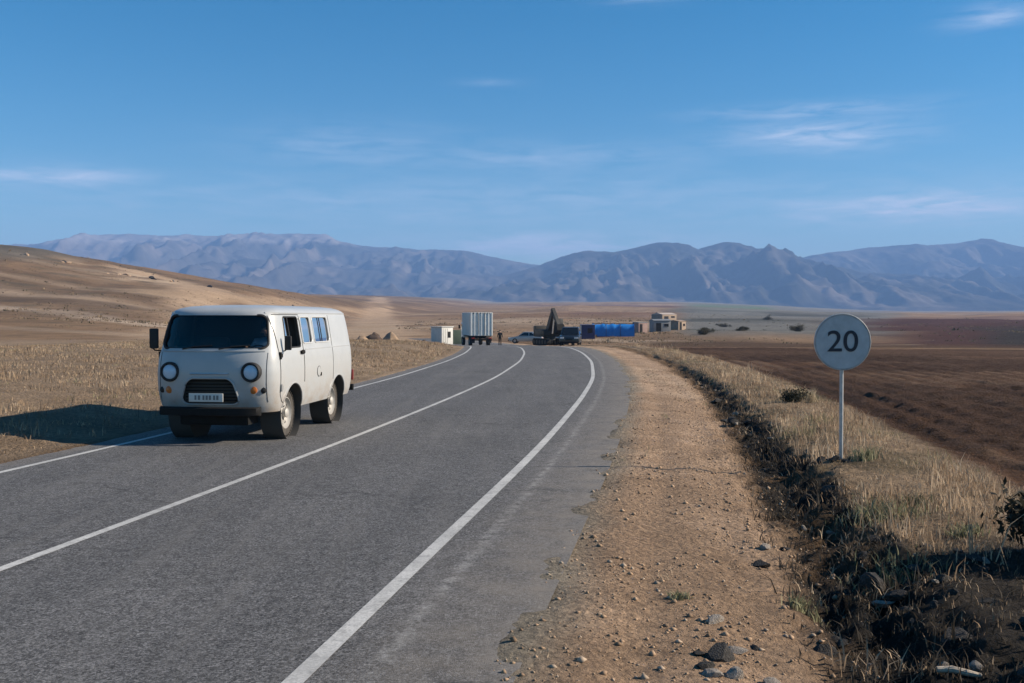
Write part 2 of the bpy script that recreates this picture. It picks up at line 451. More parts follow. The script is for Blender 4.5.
dk2 = sstep(6.0, 6.5, ub) * sstep(10.5, 9.8, ub) * sstep(9.0, 7.4, GY + 1.4 * (N1 - .5))      # dark stubble nearest the camera, scrub shade put into its colour
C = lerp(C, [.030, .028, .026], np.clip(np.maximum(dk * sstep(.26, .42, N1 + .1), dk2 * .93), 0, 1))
C = C * (0.86 + .28 * N3)[..., None]

ny, nx = GX.shape
idx = np.arange(nx * ny).reshape(ny, nx)
F = np.stack([idx[:-1, :-1], idx[:-1, 1:], idx[1:, 1:], idx[1:, :-1]], -1).reshape(-1, 4)
stony = np.clip(sh + .4 * bank + dk, 0, 1)
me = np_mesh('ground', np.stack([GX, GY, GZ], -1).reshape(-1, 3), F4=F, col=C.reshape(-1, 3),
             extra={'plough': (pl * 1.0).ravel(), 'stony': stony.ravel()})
m, n, l, b = new_mat('ground_soil')
b.inputs['Roughness'].default_value = 0.95
b.inputs['Specular IOR Level'].default_value = 0.1
at_c = n.new('ShaderNodeAttribute'); at_c.attribute_name = 'Col'
at_s = n.new('ShaderNodeAttribute'); at_s.attribute_name = 'stony'
tcg = n.new('ShaderNodeTexCoord')
def noise_node(n, l, vec, scale, detail=6, rough=.6, lo=.3, hi=.7, a=0., b_=1.):
    t = n.new('ShaderNodeTexNoise'); t.inputs['Scale'].default_value = scale; t.inputs['Detail'].default_value = detail
    t.inputs['Roughness'].default_value = rough
    l.new(vec, t.inputs['Vector'])
    r = n.new('ShaderNodeMapRange'); r.inputs[1].default_value = lo; r.inputs[2].default_value = hi
    r.inputs[3].default_value = a; r.inputs[4].default_value = b_
    l.new(t.outputs[0], r.inputs[0])
    return t.outputs[0], r.outputs[0]
_, f1 = noise_node(n, l, tcg.outputs['Object'], 13, 9, .75, .34, .66, .62, 1.34)
_, f2 = noise_node(n, l, tcg.outputs['Object'], .9, 6, .65, .3, .7, .84, 1.16)
_, f3 = noise_node(n, l, tcg.outputs['Object'], .05, 6, .65, .3, .7, .84, 1.16)
def mul(n, l, a, b_, blend='MULTIPLY', fac=1.0):
    x = n.new('ShaderNodeMix'); x.data_type = 'RGBA'; x.blend_type = blend
    if isinstance(fac, (int, float)): x.inputs[0].default_value = fac
    else: l.new(fac, x.inputs[0])
    for i, v in ((6, a), (7, b_)):
        if isinstance(v, tuple): x.inputs[i].default_value = v
        else: l.new(v, x.inputs[i])
    return x.outputs[2]
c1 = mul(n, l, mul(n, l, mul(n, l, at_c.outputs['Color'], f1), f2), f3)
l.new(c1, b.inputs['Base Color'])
h1, _ = noise_node(n, l, tcg.outputs['Object'], 22, 9, .7)
vor = n.new('ShaderNodeTexVoronoi'); vor.inputs['Scale'].default_value = 16; l.new(tcg.outputs['Object'], vor.inputs['Vector'])
hv = n.new('ShaderNodeMath'); hv.operation = 'MULTIPLY_ADD'; hv.inputs[1].default_value = -.35
l.new(vor.outputs['Distance'], hv.inputs[0]); l.new(h1, hv.inputs[2])
bp = n.new('ShaderNodeBump'); bp.inputs['Strength'].default_value = 1.0; bp.inputs['Distance'].default_value = .14
l.new(hv.outputs[0], bp.inputs['Height']); l.new(bp.outputs[0], b.inputs['Normal'])
me.materials.append(m)
me.polygons.foreach_set('use_smooth', [True] * len(me.polygons))
g = bpy.data.objects.new('ground', me); COL.objects.link(g); tag(g, kind='structure')

# ------------------------------------------------------------------ road and markings
def ribbon(name, u0, u1, y0, y1, dz, nu=1, step=.5, thick=0.0):
    ys = np.arange(y0, y1 + step / 2, step); us = np.linspace(u0, u1, nu + 1)
    cx, d = c_x(ys), c_d(ys); k = 1 / np.sqrt(1 + d * d)
    X = cx[:, None] + us[None] * k[:, None]; Y = ys[:, None] - us[None] * (d * k)[:, None]
    Z = road_z(Y) + dz
    V = np.stack([X, Y, Z], -1).reshape(-1, 3)
    i = np.arange(len(ys) * (nu + 1)).reshape(len(ys), nu + 1)
    F = np.stack([i[:-1, :-1], i[:-1, 1:], i[1:, 1:], i[1:, :-1]], -1).reshape(-1, 4)
    Ua = np.broadcast_to(us[None], X.shape).ravel(); Ya = np.broadcast_to(ys[:, None], X.shape).ravel()
    return np_mesh(name, V, F4=F, extra={'across': Ua, 'along': Ya})

me = ribbon('road', U_LEFT, U_RIGHT, -60, 200, 0.0, 24, .5)
m, n, l, b = new_mat('asphalt')
b.inputs['Roughness'].default_value = .88
b.inputs['Specular IOR Level'].default_value = .25
tcr = n.new('ShaderNodeTexCoord'); ob = tcr.outputs['Object']
aa = n.new('ShaderNodeAttribute'); aa.attribute_name = 'across'
al = n.new('ShaderNodeAttribute'); al.attribute_name = 'along'
def M(op, a, b_=None, c=None, clamp=False):
    x = n.new('ShaderNodeMath'); x.operation = op; x.use_clamp = clamp
    for i, v in enumerate((a, b_, c)):
        if v is None: continue
        if isinstance(v, (int, float)): x.inputs[i].default_value = v
        else: l.new(v, x.inputs[i])
    return x.outputs[0]
def gauss(x, c, w):
    t = M('DIVIDE', M('SUBTRACT', x, c), w)
    return M('EXPONENT', M('MULTIPLY', M('MULTIPLY', t, t), -1.0))
_, fine = noise_node(n, l, ob, 62, 4, .8, .38, .62, .25, 1.75)
_, med = noise_node(n, l, ob, 7, 7, .7, .3, .7, .76, 1.24)
_, big = noise_node(n, l, ob, .55, 5, .6, .3, .7, .88, 1.12)
sv = n.new('ShaderNodeTexVoronoi'); sv.inputs['Scale'].default_value = 48; l.new(ob, sv.inputs['Vector'])
speck = n.new('ShaderNodeMapRange'); speck.inputs[1].default_value = .0; speck.inputs[2].default_value = 1
l.new(sv.outputs['Color'], speck.inputs[0]); speck.inputs[3].default_value = .38; speck.inputs[4].default_value = 1.72
colr = mul(n, l, (.106, .104, .104, 1), fine)
colr = mul(n, l, mul(n, l, mul(n, l, colr, med), big), speck.outputs[0])
tracks = M('ADD', M('ADD', gauss(aa.outputs['Fac'], -2.5, .4), gauss(aa.outputs['Fac'], -.85, .4)), M('ADD', gauss(aa.outputs['Fac'], .75, .4), gauss(aa.outputs['Fac'], 2.4, .4)))
colr = mul(n, l, colr, (.72, .73, .75, 1), 'MULTIPLY', M('MULTIPLY', tracks, .35))
_, stain = noise_node(n, l, ob, 1.1, 8, .75, .56, .70, 0, 1)
colr = mul(n, l, colr, (.045, .044, .044, 1), 'MIX', M('MULTIPLY', stain, .42))
stx = n.new('ShaderNodeMapping'); stx.inputs['Scale'].default_value = (2.2, .12, 1); l.new(ob, stx.inputs['Vector'])
_, drag = noise_node(n, l, stx.outputs[0], 1.6, 6, .65, .5, .72, 0, 1)
colr = mul(n, l, colr, (.165, .158, .150, 1), 'MIX', M('MULTIPLY', drag, .40))
# paler, dustier strip outside the right line
edge = n.new('ShaderNodeMapRange'); edge.inputs[1].default_value = 3.15; edge.inputs[2].default_value = 4.25; l.new(aa.outputs['Fac'], edge.inputs[0])
_, dn = noise_node(n, l, ob, 2.2, 7, .7, .35, .68, .25, 1.0)
colr = mul(n, l, colr, (.235, .205, .172, 1), 'MIX', M('MULTIPLY', M('MULTIPLY', edge.outputs[0], dn), .85))
edl = n.new('ShaderNodeMapRange'); edl.inputs[1].default_value = -3.3; edl.inputs[2].default_value = -3.72; l.new(aa.outputs['Fac'], edl.inputs[0])
colr = mul(n, l, colr, (.235, .20, .165, 1), 'MIX', M('MULTIPLY', M('MULTIPLY', edl.outputs[0], dn), .6))
# worn older line just outside the present one
_, wear = noise_node(n, l, ob, 7, 6, .75, .42, .66, 0, 1)
wl_m = M('MULTIPLY', gauss(aa.outputs['Fac'], 3.51, .055), M('MULTIPLY', wear, .42))
colr = mul(n, l, colr, (.45, .44, .42, 1), 'MIX', wl_m)
# cracks and dark tar seams
wv = n.new('ShaderNodeTexVoronoi'); wv.feature = 'DISTANCE_TO_EDGE'; wv.inputs['Scale'].default_value = .42
dist = n.new('ShaderNodeTexNoise'); dist.inputs['Scale'].default_value = 1.7; dist.inputs['Detail'].default_value = 5; l.new(ob, dist.inputs['Vector'])
vm = n.new('ShaderNodeMix'); vm.data_type = 'RGBA'; vm.blend_type = 'ADD'; vm.inputs[0].default_value = .9
l.new(ob, vm.inputs[6]); l.new(dist.outputs['Color'], vm.inputs[7]); l.new(vm.outputs[2], wv.inputs['Vector'])
ck = n.new('ShaderNodeMapRange'); ck.inputs[1].default_value = .004; ck.inputs[2].default_value = .014; ck.inputs[3].default_value = 1; ck.inputs[4].default_value = 0
l.new(wv.outputs['Distance'], ck.inputs[0])
_, ckm = noise_node(n, l, ob, .35, 3, .5, .5, .6, 0, 1)
colr = mul(n, l, colr, (.03, .03, .03, 1), 'MIX', M('MULTIPLY', M('MULTIPLY', ck.outputs[0], ckm), .55))
l.new(colr, b.inputs['Base Color'])
hb, _ = noise_node(n, l, ob, 110, 4, .7)
bp = n.new('ShaderNodeBump'); bp.inputs['Strength'].default_value = .55; bp.inputs['Distance'].default_value = .012
l.new(hb, bp.inputs['Height']); l.new(bp.outputs[0], b.inputs['Normal'])
me.materials.append(m)
road = bpy.data.objects.new('road', me); COL.objects.link(road); tag(road, kind='structure')

m, n, l, b = new_mat('road_paint')
b.inputs['Roughness'].default_value = .75
tcm = n.new('ShaderNodeTexCoord'); ob = tcm.outputs['Object']
_, w1 = noise_node(n, l, ob, 55, 6, .75, .42, .58, 0, 1)
_, w2 = noise_node(n, l, ob, 1.3, 5, .7, .3, .72, .55, 1.0)
_, w3 = noise_node(n, l, ob, 7, 8, .85, .32, .50, .22, 1.0)
fac = M('MULTIPLY', M('MULTIPLY', M('ADD', M('MULTIPLY', w1, .34), .62), w2), w3)
b.inputs['Base Color'].default_value = (.6, .6, .6, 1)
l.new(mul(n, l, (.125, .123, .12, 1), (.66, .65, .62, 1), 'MIX', fac), b.inputs['Base Color'])
paint = m
for (uc, w, nm) in ((0.0, .095, 'road_line'), (3.14, .118, 'road_line'), (-3.22, .10, 'road_line')):
    me = ribbon(nm, uc - w / 2, uc + w / 2, -60, 150, .004, 1, .5)
    me.materials.append(paint)
    o = bpy.data.objects.new(nm, me); COL.objects.link(o); tag(o, kind='structure')

# ------------------------------------------------------------------ mountains
def crest(pts, Y):
    p = np.array(pts, float)
    X = (p[:, 0] - 512) / FPX * Y; Z = CAM_Z + (YH - p[:, 1]) / FPX * Y
    return X, Z
back_px = [(-700, 262), (-300, 250), (-100, 246), (0, 246), (40, 243), (80, 238), (105, 235.5), (130, 234), (150, 235), (170, 236), (200, 235), (225, 238), (245, 236.5), (262, 233), (290, 233.5),
           (325, 235), (335, 241), (360, 246), (400, 249), (440, 249), (470, 251), (500, 258), (525, 263), (560, 266), (620, 262), (700, 262), (760, 261), (800, 258), (830, 253), (860, 249), (900, 245),
           (940, 244), (965, 243), (985, 237), (995, 237.5), (1010, 243), (1040, 249), (1150, 252), (1400, 246), (1800, 262)]
front_px = [(-700, 300), (-200, 296), (100, 290), (200, 268), (240, 258), (300, 262), (380, 272), (440, 274), (500, 276), (540, 266), (562, 256), (585, 251.5), (610, 253), (630, 249), (645, 245), (655, 242.5), (668, 243),
            (685, 247), (695, 250), (708, 246), (722, 242.5), (735, 243), (752, 248), (775, 254), (800, 259), (830, 266), (860, 272), (900, 276), (960, 280), (1024, 284), (1200, 290), (1800, 300)]
mx_ = np.linspace(-7000, 7000, 900); my_ = np.concatenate([np.linspace(4300, 8000, 240), np.linspace(8030, 9200, 20)])
MX, MY = np.meshgrid(mx_, my_)
warp = (fbm(MX / 900, MY / 900, 3, 61) - .5)
def rangez(pts, Yc, reach, seed, sx, amp):
    X, Z = crest(pts, Yc)
    H = np.interp(MX + 120 * warp, X, Z)
    Yr = Yc + 260 * (fbm(MX / 1400, MX * 0, 3, seed) - .5)
    t = (Yr - MY) / reach
    ta = np.clip(np.where(t >= 0, t, -t * 1.8), 0, 1)
    rd = ridged(MX / sx + .5 * warp, MY / (sx * 3.0), 5, seed)
    rd2 = ridged(MX / (sx * .38), MY / (sx * .9), 4, seed + 5)
    shape = (1 - ta) ** 1.15
    spur = 4 * ta * (1 - ta)
    H = H * (1 + .022 * (ridged(MX / 240, MX * 0 + seed, 4, seed + 9) - .72))
    base = 40
    return base + (H - base) * np.clip(shape + spur * amp * (rd - .60) * 1.5 + (spur * .22 + .04) * (rd2 - .6), -.2, 1.01) - 60 * (ta >= 1)
A = rangez(back_px, 7600, 2600, 71, 560, .52)
B = rangez(front_px, 6100, 1700, 83, 380, .62)
MZ = np.maximum(A, B)
hgt = np.clip((MZ - 60) / 500, 0, 1)
MC = np.zeros(MX.shape + (3,)) + np.array([.070, .064, .058])
MC = lerp(MC, [.13, .11, .096], sstep(.47, .65, fbm(MX / 300, MY / 300, 5, 91)))
MC = lerp(MC, [.030, .032, .026], sstep(.52, .66, fbm(MX / 420, MY / 500, 5, 95)) * .8)
MC = lerp(MC, [.27, .25, .25], sstep(.88, 1.02, hgt + .12 * (fbm(MX / 120, MY / 120, 4, 97) - .5)) * sstep(500, -800, MX) * .7)
i = np.arange(MX.size).reshape(MX.shape)
F = np.stack([i[:-1, :-1], i[:-1, 1:], i[1:, 1:], i[1:, :-1]], -1).reshape(-1, 4)
me = np_mesh('mountains', np.stack([MX, MY, MZ], -1).reshape(-1, 3), F4=F, col=MC.reshape(-1, 3))
m, n, l, b = new_mat('mountain_rock')
b.inputs['Roughness'].default_value = 1; b.inputs['Specular IOR Level'].default_value = 0
a_ = n.new('ShaderNodeAttribute'); a_.attribute_name = 'Col'
t_ = n.new('ShaderNodeTexCoord')
_, f1 = noise_node(n, l, t_.outputs['Object'], .02, 8, .7, .3, .7, .7, 1.3)
l.new(mul(n, l, a_.outputs['Color'], f1), b.inputs['Base Color'])
me.materials.append(m)
me.polygons.foreach_set('use_smooth', [True] * len(me.polygons))
mo = bpy.data.objects.new('mountains', me); COL.objects.link(mo); tag(mo, kind='structure')

# ------------------------------------------------------------------ haze
HAZE = 1.5e-4
hz = MB(); zb, zt = -8.0, float(MZ.max()) + 25
hz.box((0, 4600, (zb + zt) / 2), (15200, 9900, zt - zb))
m, n, l, b = new_mat('haze_air'); n.remove(b)
out = [x for x in n if x.type == 'OUTPUT_MATERIAL'][0]
pv = n.new('ShaderNodeVolumePrincipled')
pv.inputs['Color'].default_value = (.29, .52, 1.0, 1)
pv.inputs['Density'].default_value = HAZE
pv.inputs['Anisotropy'].default_value = 0.0
l.new(pv.outputs[0], out.inputs['Volume'])
tag(hz.build('haze', m, smooth=0), kind='stuff')
# ------------------------------------------------------------------ dry grass
def blades(name, pos, h, w, col, lean=.35, kind='stuff', parent=None, label=None, seed=1, curl=.25):
    r = np.random.default_rng(seed); N = len(pos)
    a = r.uniform(0, 2 * np.pi, N); d = np.stack([np.cos(a), np.sin(a), np.zeros(N)], 1); s = np.stack([-np.sin(a), np.cos(a), np.zeros(N)], 1)
    la = r.uniform(0, 2 * np.pi, N); L = np.stack([np.cos(la), np.sin(la), np.zeros(N)], 1) * (lean * r.uniform(.1, 1.3, N))[:, None]
    up = np.array([0, 0, 1.0]); h = h[:, None]; w = w[:, None]
    b0, b1 = pos - s * w / 2, pos + s * w / 2
    mid = pos + (up * .55 + L * .38) * h
    tip = pos + (up * .92 + L * (1 + curl)) * h
    V = np.stack([b0, b1, mid - s * w * .38, mid + s * w * .38, tip], 1).reshape(-1, 3)
    o = (np.arange(N) * 5)[:, None]
    F4 = np.concatenate([o, o + 1, o + 3, o + 2], 1); F3 = np.concatenate([o + 2, o + 3, o + 4], 1)
    C = np.repeat(col, 5, 0)
    me = np_mesh(name, V, F3=F3, F4=F4, col=C); me.materials.append(GRASS)
    ob = bpy.data.objects.new(name, me); COL.objects.link(ob)
    if parent: ob.parent = parent
    if kind: ob['kind'] = kind
    return ob
GRASS, n, l, b = new_mat('dry_straw')
b.inputs['Roughness'].default_value = .8; b.inputs['Specular IOR Level'].default_value = .2
ga = n.new('ShaderNodeAttribute'); ga.attribute_name = 'Col'
l.new(ga.outputs['Color'], b.inputs['Base Color'])
tl = n.new('ShaderNodeBsdfTranslucent'); l.new(ga.outputs['Color'], tl.inputs[0])
ms = n.new('ShaderNodeMixShader'); ms.inputs[0].default_value = .25
l.new(b.outputs[0], ms.inputs[1]); l.new(tl.outputs[0], ms.inputs[2])
l.new(ms.outputs[0], [x for x in n if x.type == 'OUTPUT_MATERIAL'][0].inputs[0])

def scatter(n_tuft, per, ulo, uhi, ylo, yhi, dens, hmean, seed, spread=.09, ypow=1.0, wide=.012, green=0.0, dark=0.0, pale=1.0):
    """tufts in road coordinates; dens(x,y,u) in 0..1 thins them"""
    r = np.random.default_rng(seed)
    y = ylo + (yhi - ylo) * r.uniform(0, 1, n_tuft) ** ypow; u = r.uniform(ulo, uhi, n_tuft)
    k = 1 / np.sqrt(1 + c_d(y) ** 2); x = c_x(y) + u / k
    keep = r.uniform(0, 1, n_tuft) < dens(x, y, u)
    x, y, u = x[keep], y[keep], u[keep]; T = len(x)
    th = hmean * np.exp(r.normal(0, .35, T)) * (.6 + .8 * vnoise(x * .9, y * .9, 77))
    cnt = per
    X = (x[:, None] + r.normal(0, spread, (T, cnt))).ravel(); Y = (y[:, None] + r.normal(0, spread, (T, cnt))).ravel()
    Z = ground_z(X, Y) - .01
    H = (th[:, None] * r.uniform(.45, 1.15, (T, cnt))).ravel()
    straw = np.array([[.44, .32, .21], [.38, .27, .175], [.50, .385, .265], [.28, .19, .12]])
    tc = straw[r.integers(0, 4, T)] * r.uniform(.75, 1.15, (T, 1)) * pale
    gsel = (vnoise(x * .55, y * .55, 79) + .25 * r.uniform(-1, 1, T)) > (1 - green)
    tc[gsel] = np.array([.27, .24, .135]) * r.uniform(.8, 1.2, (gsel.sum(), 1))
    dsel = r.uniform(0, 1, T) < dark
    tc[dsel] = np.array([.075, .06, .045]) * r.uniform(.6, 1.3, (dsel.sum(), 1))
    Cc = (tc[:, None, :] * r.uniform(.8, 1.2, (T, cnt, 1))).reshape(-1, 3)
    Wd = wide * r.uniform(.6, 1.4, T * cnt) * (1 + np.maximum(Y, 0) / 45)
    return np.stack([X, Y, Z], 1), H, Wd, Cc

# grassy bank right of the ditch
p, h, w, c = scatter(5600, 14, 6.85, 8.9, 3.5, 60, lambda x, y, u: np.clip(.25 + 1.3 * (vnoise(x * 1.1, y * 1.1, 5) - .25), 0, 1) * (.06 + .94 * sstep(7.8, 9.6, y + 1.2 * (vnoise(x * 1.3, y * 1.3, 8) - .5))), .07, 101, .10, 1.9, .007, green=.12)
blades('bank_grass', p, h, w, c, .55, seed=3)
# tall pale stems along the crown of the bank
p, h, w, c = scatter(1500, 9, 6.95, 8.7, 4.0, 70, lambda x, y, u: sstep(.45, .7, vnoise(x * .7, y * .5, 15)) * sstep(7, 9, y), .19, 131, .10, 1.6, .008, pale=1.15)
blades('tall_grass', p, h, w, c, .45, seed=4)
# dark stubble in the ditch, its colour standing in for the shade there
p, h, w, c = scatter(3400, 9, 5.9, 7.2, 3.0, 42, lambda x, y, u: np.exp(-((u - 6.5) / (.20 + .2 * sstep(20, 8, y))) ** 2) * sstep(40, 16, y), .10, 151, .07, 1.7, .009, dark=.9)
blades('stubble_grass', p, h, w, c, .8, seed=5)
p, h, w, c = scatter(1500, 7, 6.5, 10, 3.0, 9.5, lambda x, y, u: .8 * sstep(9.5, 7.0, y), .055, 161, .08, 1.0, .008, dark=.85, green=.04)  # low dark tufts, the scrub's shade put into their colour
blades('dark_grass', p, h, w, c, .8, seed=6)
# left verge
p, h, w, c = scatter(26000, 7, -34, -4.3, 9, 95, lambda x, y, u: np.clip(.25 + 1.5 * (vnoise(x * .5, y * .35, 25) - .3), .05, 1) * sstep(-4.0, -5.6, u), .105, 171, .14, 1.15, .010, green=.03, pale=.84)
blades('verge_grass', p, h, w, c, .5, seed=7)
p, h, w, c = scatter(1500, 6, -5.4, -4.0, 6, 60, lambda x, y, u: .6 * vnoise(x * 1.3, y * 1.3, 35), .10, 181, .08, 1.1, .009, green=.2)
blades('verge_weeds', p, h, w, c, .8, seed=8)
# sparse sprigs on the stony shoulder
p, h, w, c = scatter(420, 7, 4.3, 6.1, 3.5, 45, lambda x, y, u: .55 * sstep(.35, .6, vnoise(x * .9, y * .9, 45)), .055, 191, .04, 1.4, .006, green=.45)
blades('sprig_grass', p, h, w, c, .9, seed=9)

# low scrub and straw over the hillside and the plain beyond the verges
def wild(n, x0, x1, y0, y1, seed, hm, cols, per=7):
    r = np.random.default_rng(seed); y = y0 + (y1 - y0) * r.uniform(0, 1, n) ** 1.4; x = r.uniform(x0, x1, n) * (y / y1) ** .7
    ok = (np.abs(off(x, y)) > 16) & (vnoise(x * .05, y * .04, seed) + .4 * (r.uniform(0, 1, n) - .5) > .5) & ((x < 0) | (y > 95)); x, y = x[ok], y[ok]; T = len(x)
    X = (x[:, None] + r.normal(0, .35, (T, per))).ravel(); Y = (y[:, None] + r.normal(0, .35, (T, per))).ravel()
    H = (hm * (np.exp(r.normal(0, .4, T)) * sstep(60, 190, y))[:, None] * r.uniform(.5, 1.1, (T, per))).ravel()
    cc = np.array(cols)[r.integers(0, len(cols), T)] * r.uniform(.7, 1.3, (T, 1))
    return np.stack([X, Y, ground_z(X, Y) - .03], 1), H, H * .5, np.repeat(cc, per, 0)
p, h, w, c = wild(9000, -230, 60, 80, 460, 211, .26, [(.15, .115, .07), (.20, .145, .09), (.28, .205, .125), (.09, .08, .052), (.24, .175, .11)])
blades('hill_grass', p, h, w, c, .9, seed=12)
p, h, w, c = wild(2600, -20, 330, 100, 620, 221, .26, [(.15, .13, .09), (.11, .10, .07), (.22, .175, .12)])
blades('plain_grass', p, h, w, c, .9, seed=13)
# ------------------------------------------------------------------ stones
STONE = mat('stone_grey', (.29, .255, .22), .95, var=.45, vscale=5, bump=1.0, bscale=11, spec=.2)
STONE_TAN = mat('stone_tan', (.36, .255, .17), .95, var=.35, vscale=5, bump=1.0, bscale=11, spec=.2)
STONE_DARK = mat('stone_dark', (.045, .042, .040), .95, var=.5, vscale=5, bump=1.0, bscale=10, spec=.2)
def rock_mesh(seed, flat=.65, sub=2, rough=.28):
    bm = bmesh.new(); bmesh.ops.create_icosphere(bm, subdivisions=sub, radius=1)
    r = random.Random(seed)
    planes = [(Vector((r.gauss(0, 1), r.gauss(0, 1), r.gauss(0, 1))).normalized(), r.uniform(.45, .85)) for _ in range(15)]
    for v in bm.verts:
        for nrm, d in planes:
            k = v.co.dot(nrm)
            if k > d: v.co -= nrm * (k - d)
        v.co *= 1 + rough * (r.random() - .5) * .22
        v.co.z *= flat
    me = bpy.data.meshes.new('stone'); bm.to_mesh(me); bm.free()
    return me
rocks = [rock_mesh(s, .55 + .1 * (s % 4)) for s in range(8)]
for me in rocks: me.materials.append(STONE)
# gravel: uncountable small stones, one object
r = np.random.default_rng(301)
tv, tf = [], []
unit = np.array([[1, 0, 0], [-.9, .2, 0], [.1, 1, 0], [-.1, -1, .1], [.1, .1, .75], [0, 0, -.6]], float)
uf = np.array([[0, 2, 4], [2, 1, 4], [1, 3, 4], [3, 0, 4], [2, 0, 5], [1, 2, 5], [3, 1, 5], [0, 3, 5]])
N = 9500
gy_ = 3.2 + 34 * r.uniform(0, 1, N) ** 1.9; gu_ = r.uniform(4.15, 6.5, N)
kk = vnoise(gu_ * 1.2 + 9, gy_ * .8, 63) + .35 * r.uniform(-1, 1, N) + .18 * sstep(4.4, 6, gu_) > .52
gy_, gu_ = gy_[kk], gu_[kk]; N = len(gy_)
gx_ = c_x(gy_) + gu_ * np.sqrt(1 + c_d(gy_) ** 2)
gz_ = ground_z(gx_, gy_)
sz = .0055 * np.exp(np.abs(r.normal(0, .8, N))); sz = np.minimum(sz, .03)
ang = r.uniform(0, 6.28, N); ca, sa = np.cos(ang), np.sin(ang)
P = unit[None] * r.uniform(.6, 1.35, (N, 6, 1)) * sz[:, None, None]
V = np.stack([P[..., 0] * ca[:, None] - P[..., 1] * sa[:, None] + gx_[:, None], P[..., 0] * sa[:, None] + P[..., 1] * ca[:, None] + gy_[:, None], P[..., 2] + gz_[:, None] + sz[:, None] * .15], -1)
Fg = (uf[None] + (np.arange(N) * 6)[:, None, None]).reshape(-1, 3)
gc = np.array([[.34, .235, .155], [.38, .265, .178], [.24, .165, .11], [.36, .28, .21]])[r.integers(0, 4, N)] * r.uniform(.75, 1.15, (N, 1))
me = np_mesh('gravel', V.reshape(-1, 3), F3=Fg, col=np.repeat(gc, 6, 0))
m, n, l, b = new_mat('gravel_stone'); b.inputs['Roughness'].default_value = .92; b.inputs['Specular IOR Level'].default_value = .15
a_ = n.new('ShaderNodeAttribute'); a_.attribute_name = 'Col'; l.new(a_.outputs['Color'], b.inputs['Base Color'])
me.materials.append(m)
o = bpy.data.objects.new('gravel', me); COL.objects.link(o); tag(o, kind='stuff')

def stone(x, y, s, seed, material, label, group=None, sink=.3, name='stone'):
    me = rocks[seed % 8].copy(); me.materials.clear(); me.materials.append(material)
    o = bpy.data.objects.new(name, me); COL.objects.link(o)
    rr = random.Random(seed * 7 + 1)
    o.scale = (s * rr.uniform(.85, 1.25), s * rr.uniform(.7, 1.05), s * rr.uniform(.6, .95)); o.rotation_euler = (rr.uniform(-.3, .3), rr.uniform(-.3, .3), rr.uniform(0, 6.3))
    o.location = (x, y, gz(x, y) + s * .35 - s * sink)
    me.polygons.foreach_set('use_smooth', [True] * len(me.polygons)); me.set_sharp_from_angle(angle=R(18))
    return tag(o, label, 'stone', group)
def gpt(px, py, zg=-.02):
    D = (CAM_Z - zg) * FPX / (py - YH); return (px - 512) / FPX * D, D
for k, (px, py, s, mt, lb) in enumerate((
        (716, 622, .085, STONE, 'pale grey stone lying alone on the tan shoulder above the dark rubble'),
        (739, 648, .075, STONE, 'grey stone at the upper right of the dark rubble clump near the bottom edge'),
        (722, 657, .11, STONE_DARK, 'largest blackish stone in the middle of the rubble clump at the bottom edge'),
        (706, 668, .09, STONE_DARK, 'blackish stone at the lower left of the rubble clump at the bottom edge'),
        (736, 674, .08, STONE, 'pale chipped stone at the lower right of the rubble clump at the bottom edge'),
        (699, 655, .06, STONE_DARK, 'small dark stone at the left end of the rubble clump at the bottom edge'),
        (715, 675, .075, STONE, 'mid grey stone at the very bottom of the rubble clump'),
        (775, 677, .07, STONE, 'grey stone half out of frame right of the rubble clump'),
        (679, 598, .03, STONE_TAN, 'small tan stone with a sprig beside it in the middle of the shoulder'),
        (770, 556, .04, STONE_TAN, 'small brown stone near the ditch edge casting a short shadow'))):
    x, y = gpt(px, py); stone(x, y, s, k + 3, mt, lb, 'stones on the shoulder')
rr = random.Random(55)
for k in range(84):
    y = 4.3 + 26 * rr.random() ** 1.7; u = 6.48 + rr.gauss(0, .13 + .14 * max(0, min(1, (18 - y) / 9)))
    x = float(c_x(y) + u * math.sqrt(1 + c_d(y) ** 2))
    dark = rr.random() < .7; s = rr.uniform(.04, .12) * (1.15 if dark else .75)
    stone(x, y, s, 100 + k, STONE_DARK if dark else STONE,
          'dark stone lying among the dark stubble of the ditch' if dark else 'pale grey stone lying among the dark stubble of the ditch',
          'dark stones along the ditch' if dark else 'pale stones along the ditch')
for k in range(64):
    y = 4.4 + 4.4 * rr.random(); u = rr.uniform(6.5, 8.4)
    x = float(c_x(y) + u * math.sqrt(1 + c_d(y) ** 2))
    dark = rr.random() < .74; s = rr.uniform(.03, .10) * (1.1 if dark else .7)
    stone(x, y, s, 700 + k, STONE_DARK if dark else STONE,
          'dark stone lying on the dark bank beside the scrub' if dark else 'pale stone lying on the dark bank beside the scrub',
          'dark stones on the dark bank' if dark else 'pale stones on the dark bank')
# weathered stick in the blackish grass
x, y = gpt(962, 652, .1); mb = MB(); mb.tube([(-.11, 0, 0), (-.03, .012, .008), (.05, -.004, .004), (.12, .01, -.006)], [.017, .02, .018, .012], 8)
o = mb.build('stick', mat('bleached_wood', (.42, .35, .27), .85, var=.25, vscale=30)); o.location = (x, y, gz(x, y) + .05); o.rotation_euler = (0, .05, R(-14))
tag(o, 'short bleached stick lying in the blackish grass', 'stick')

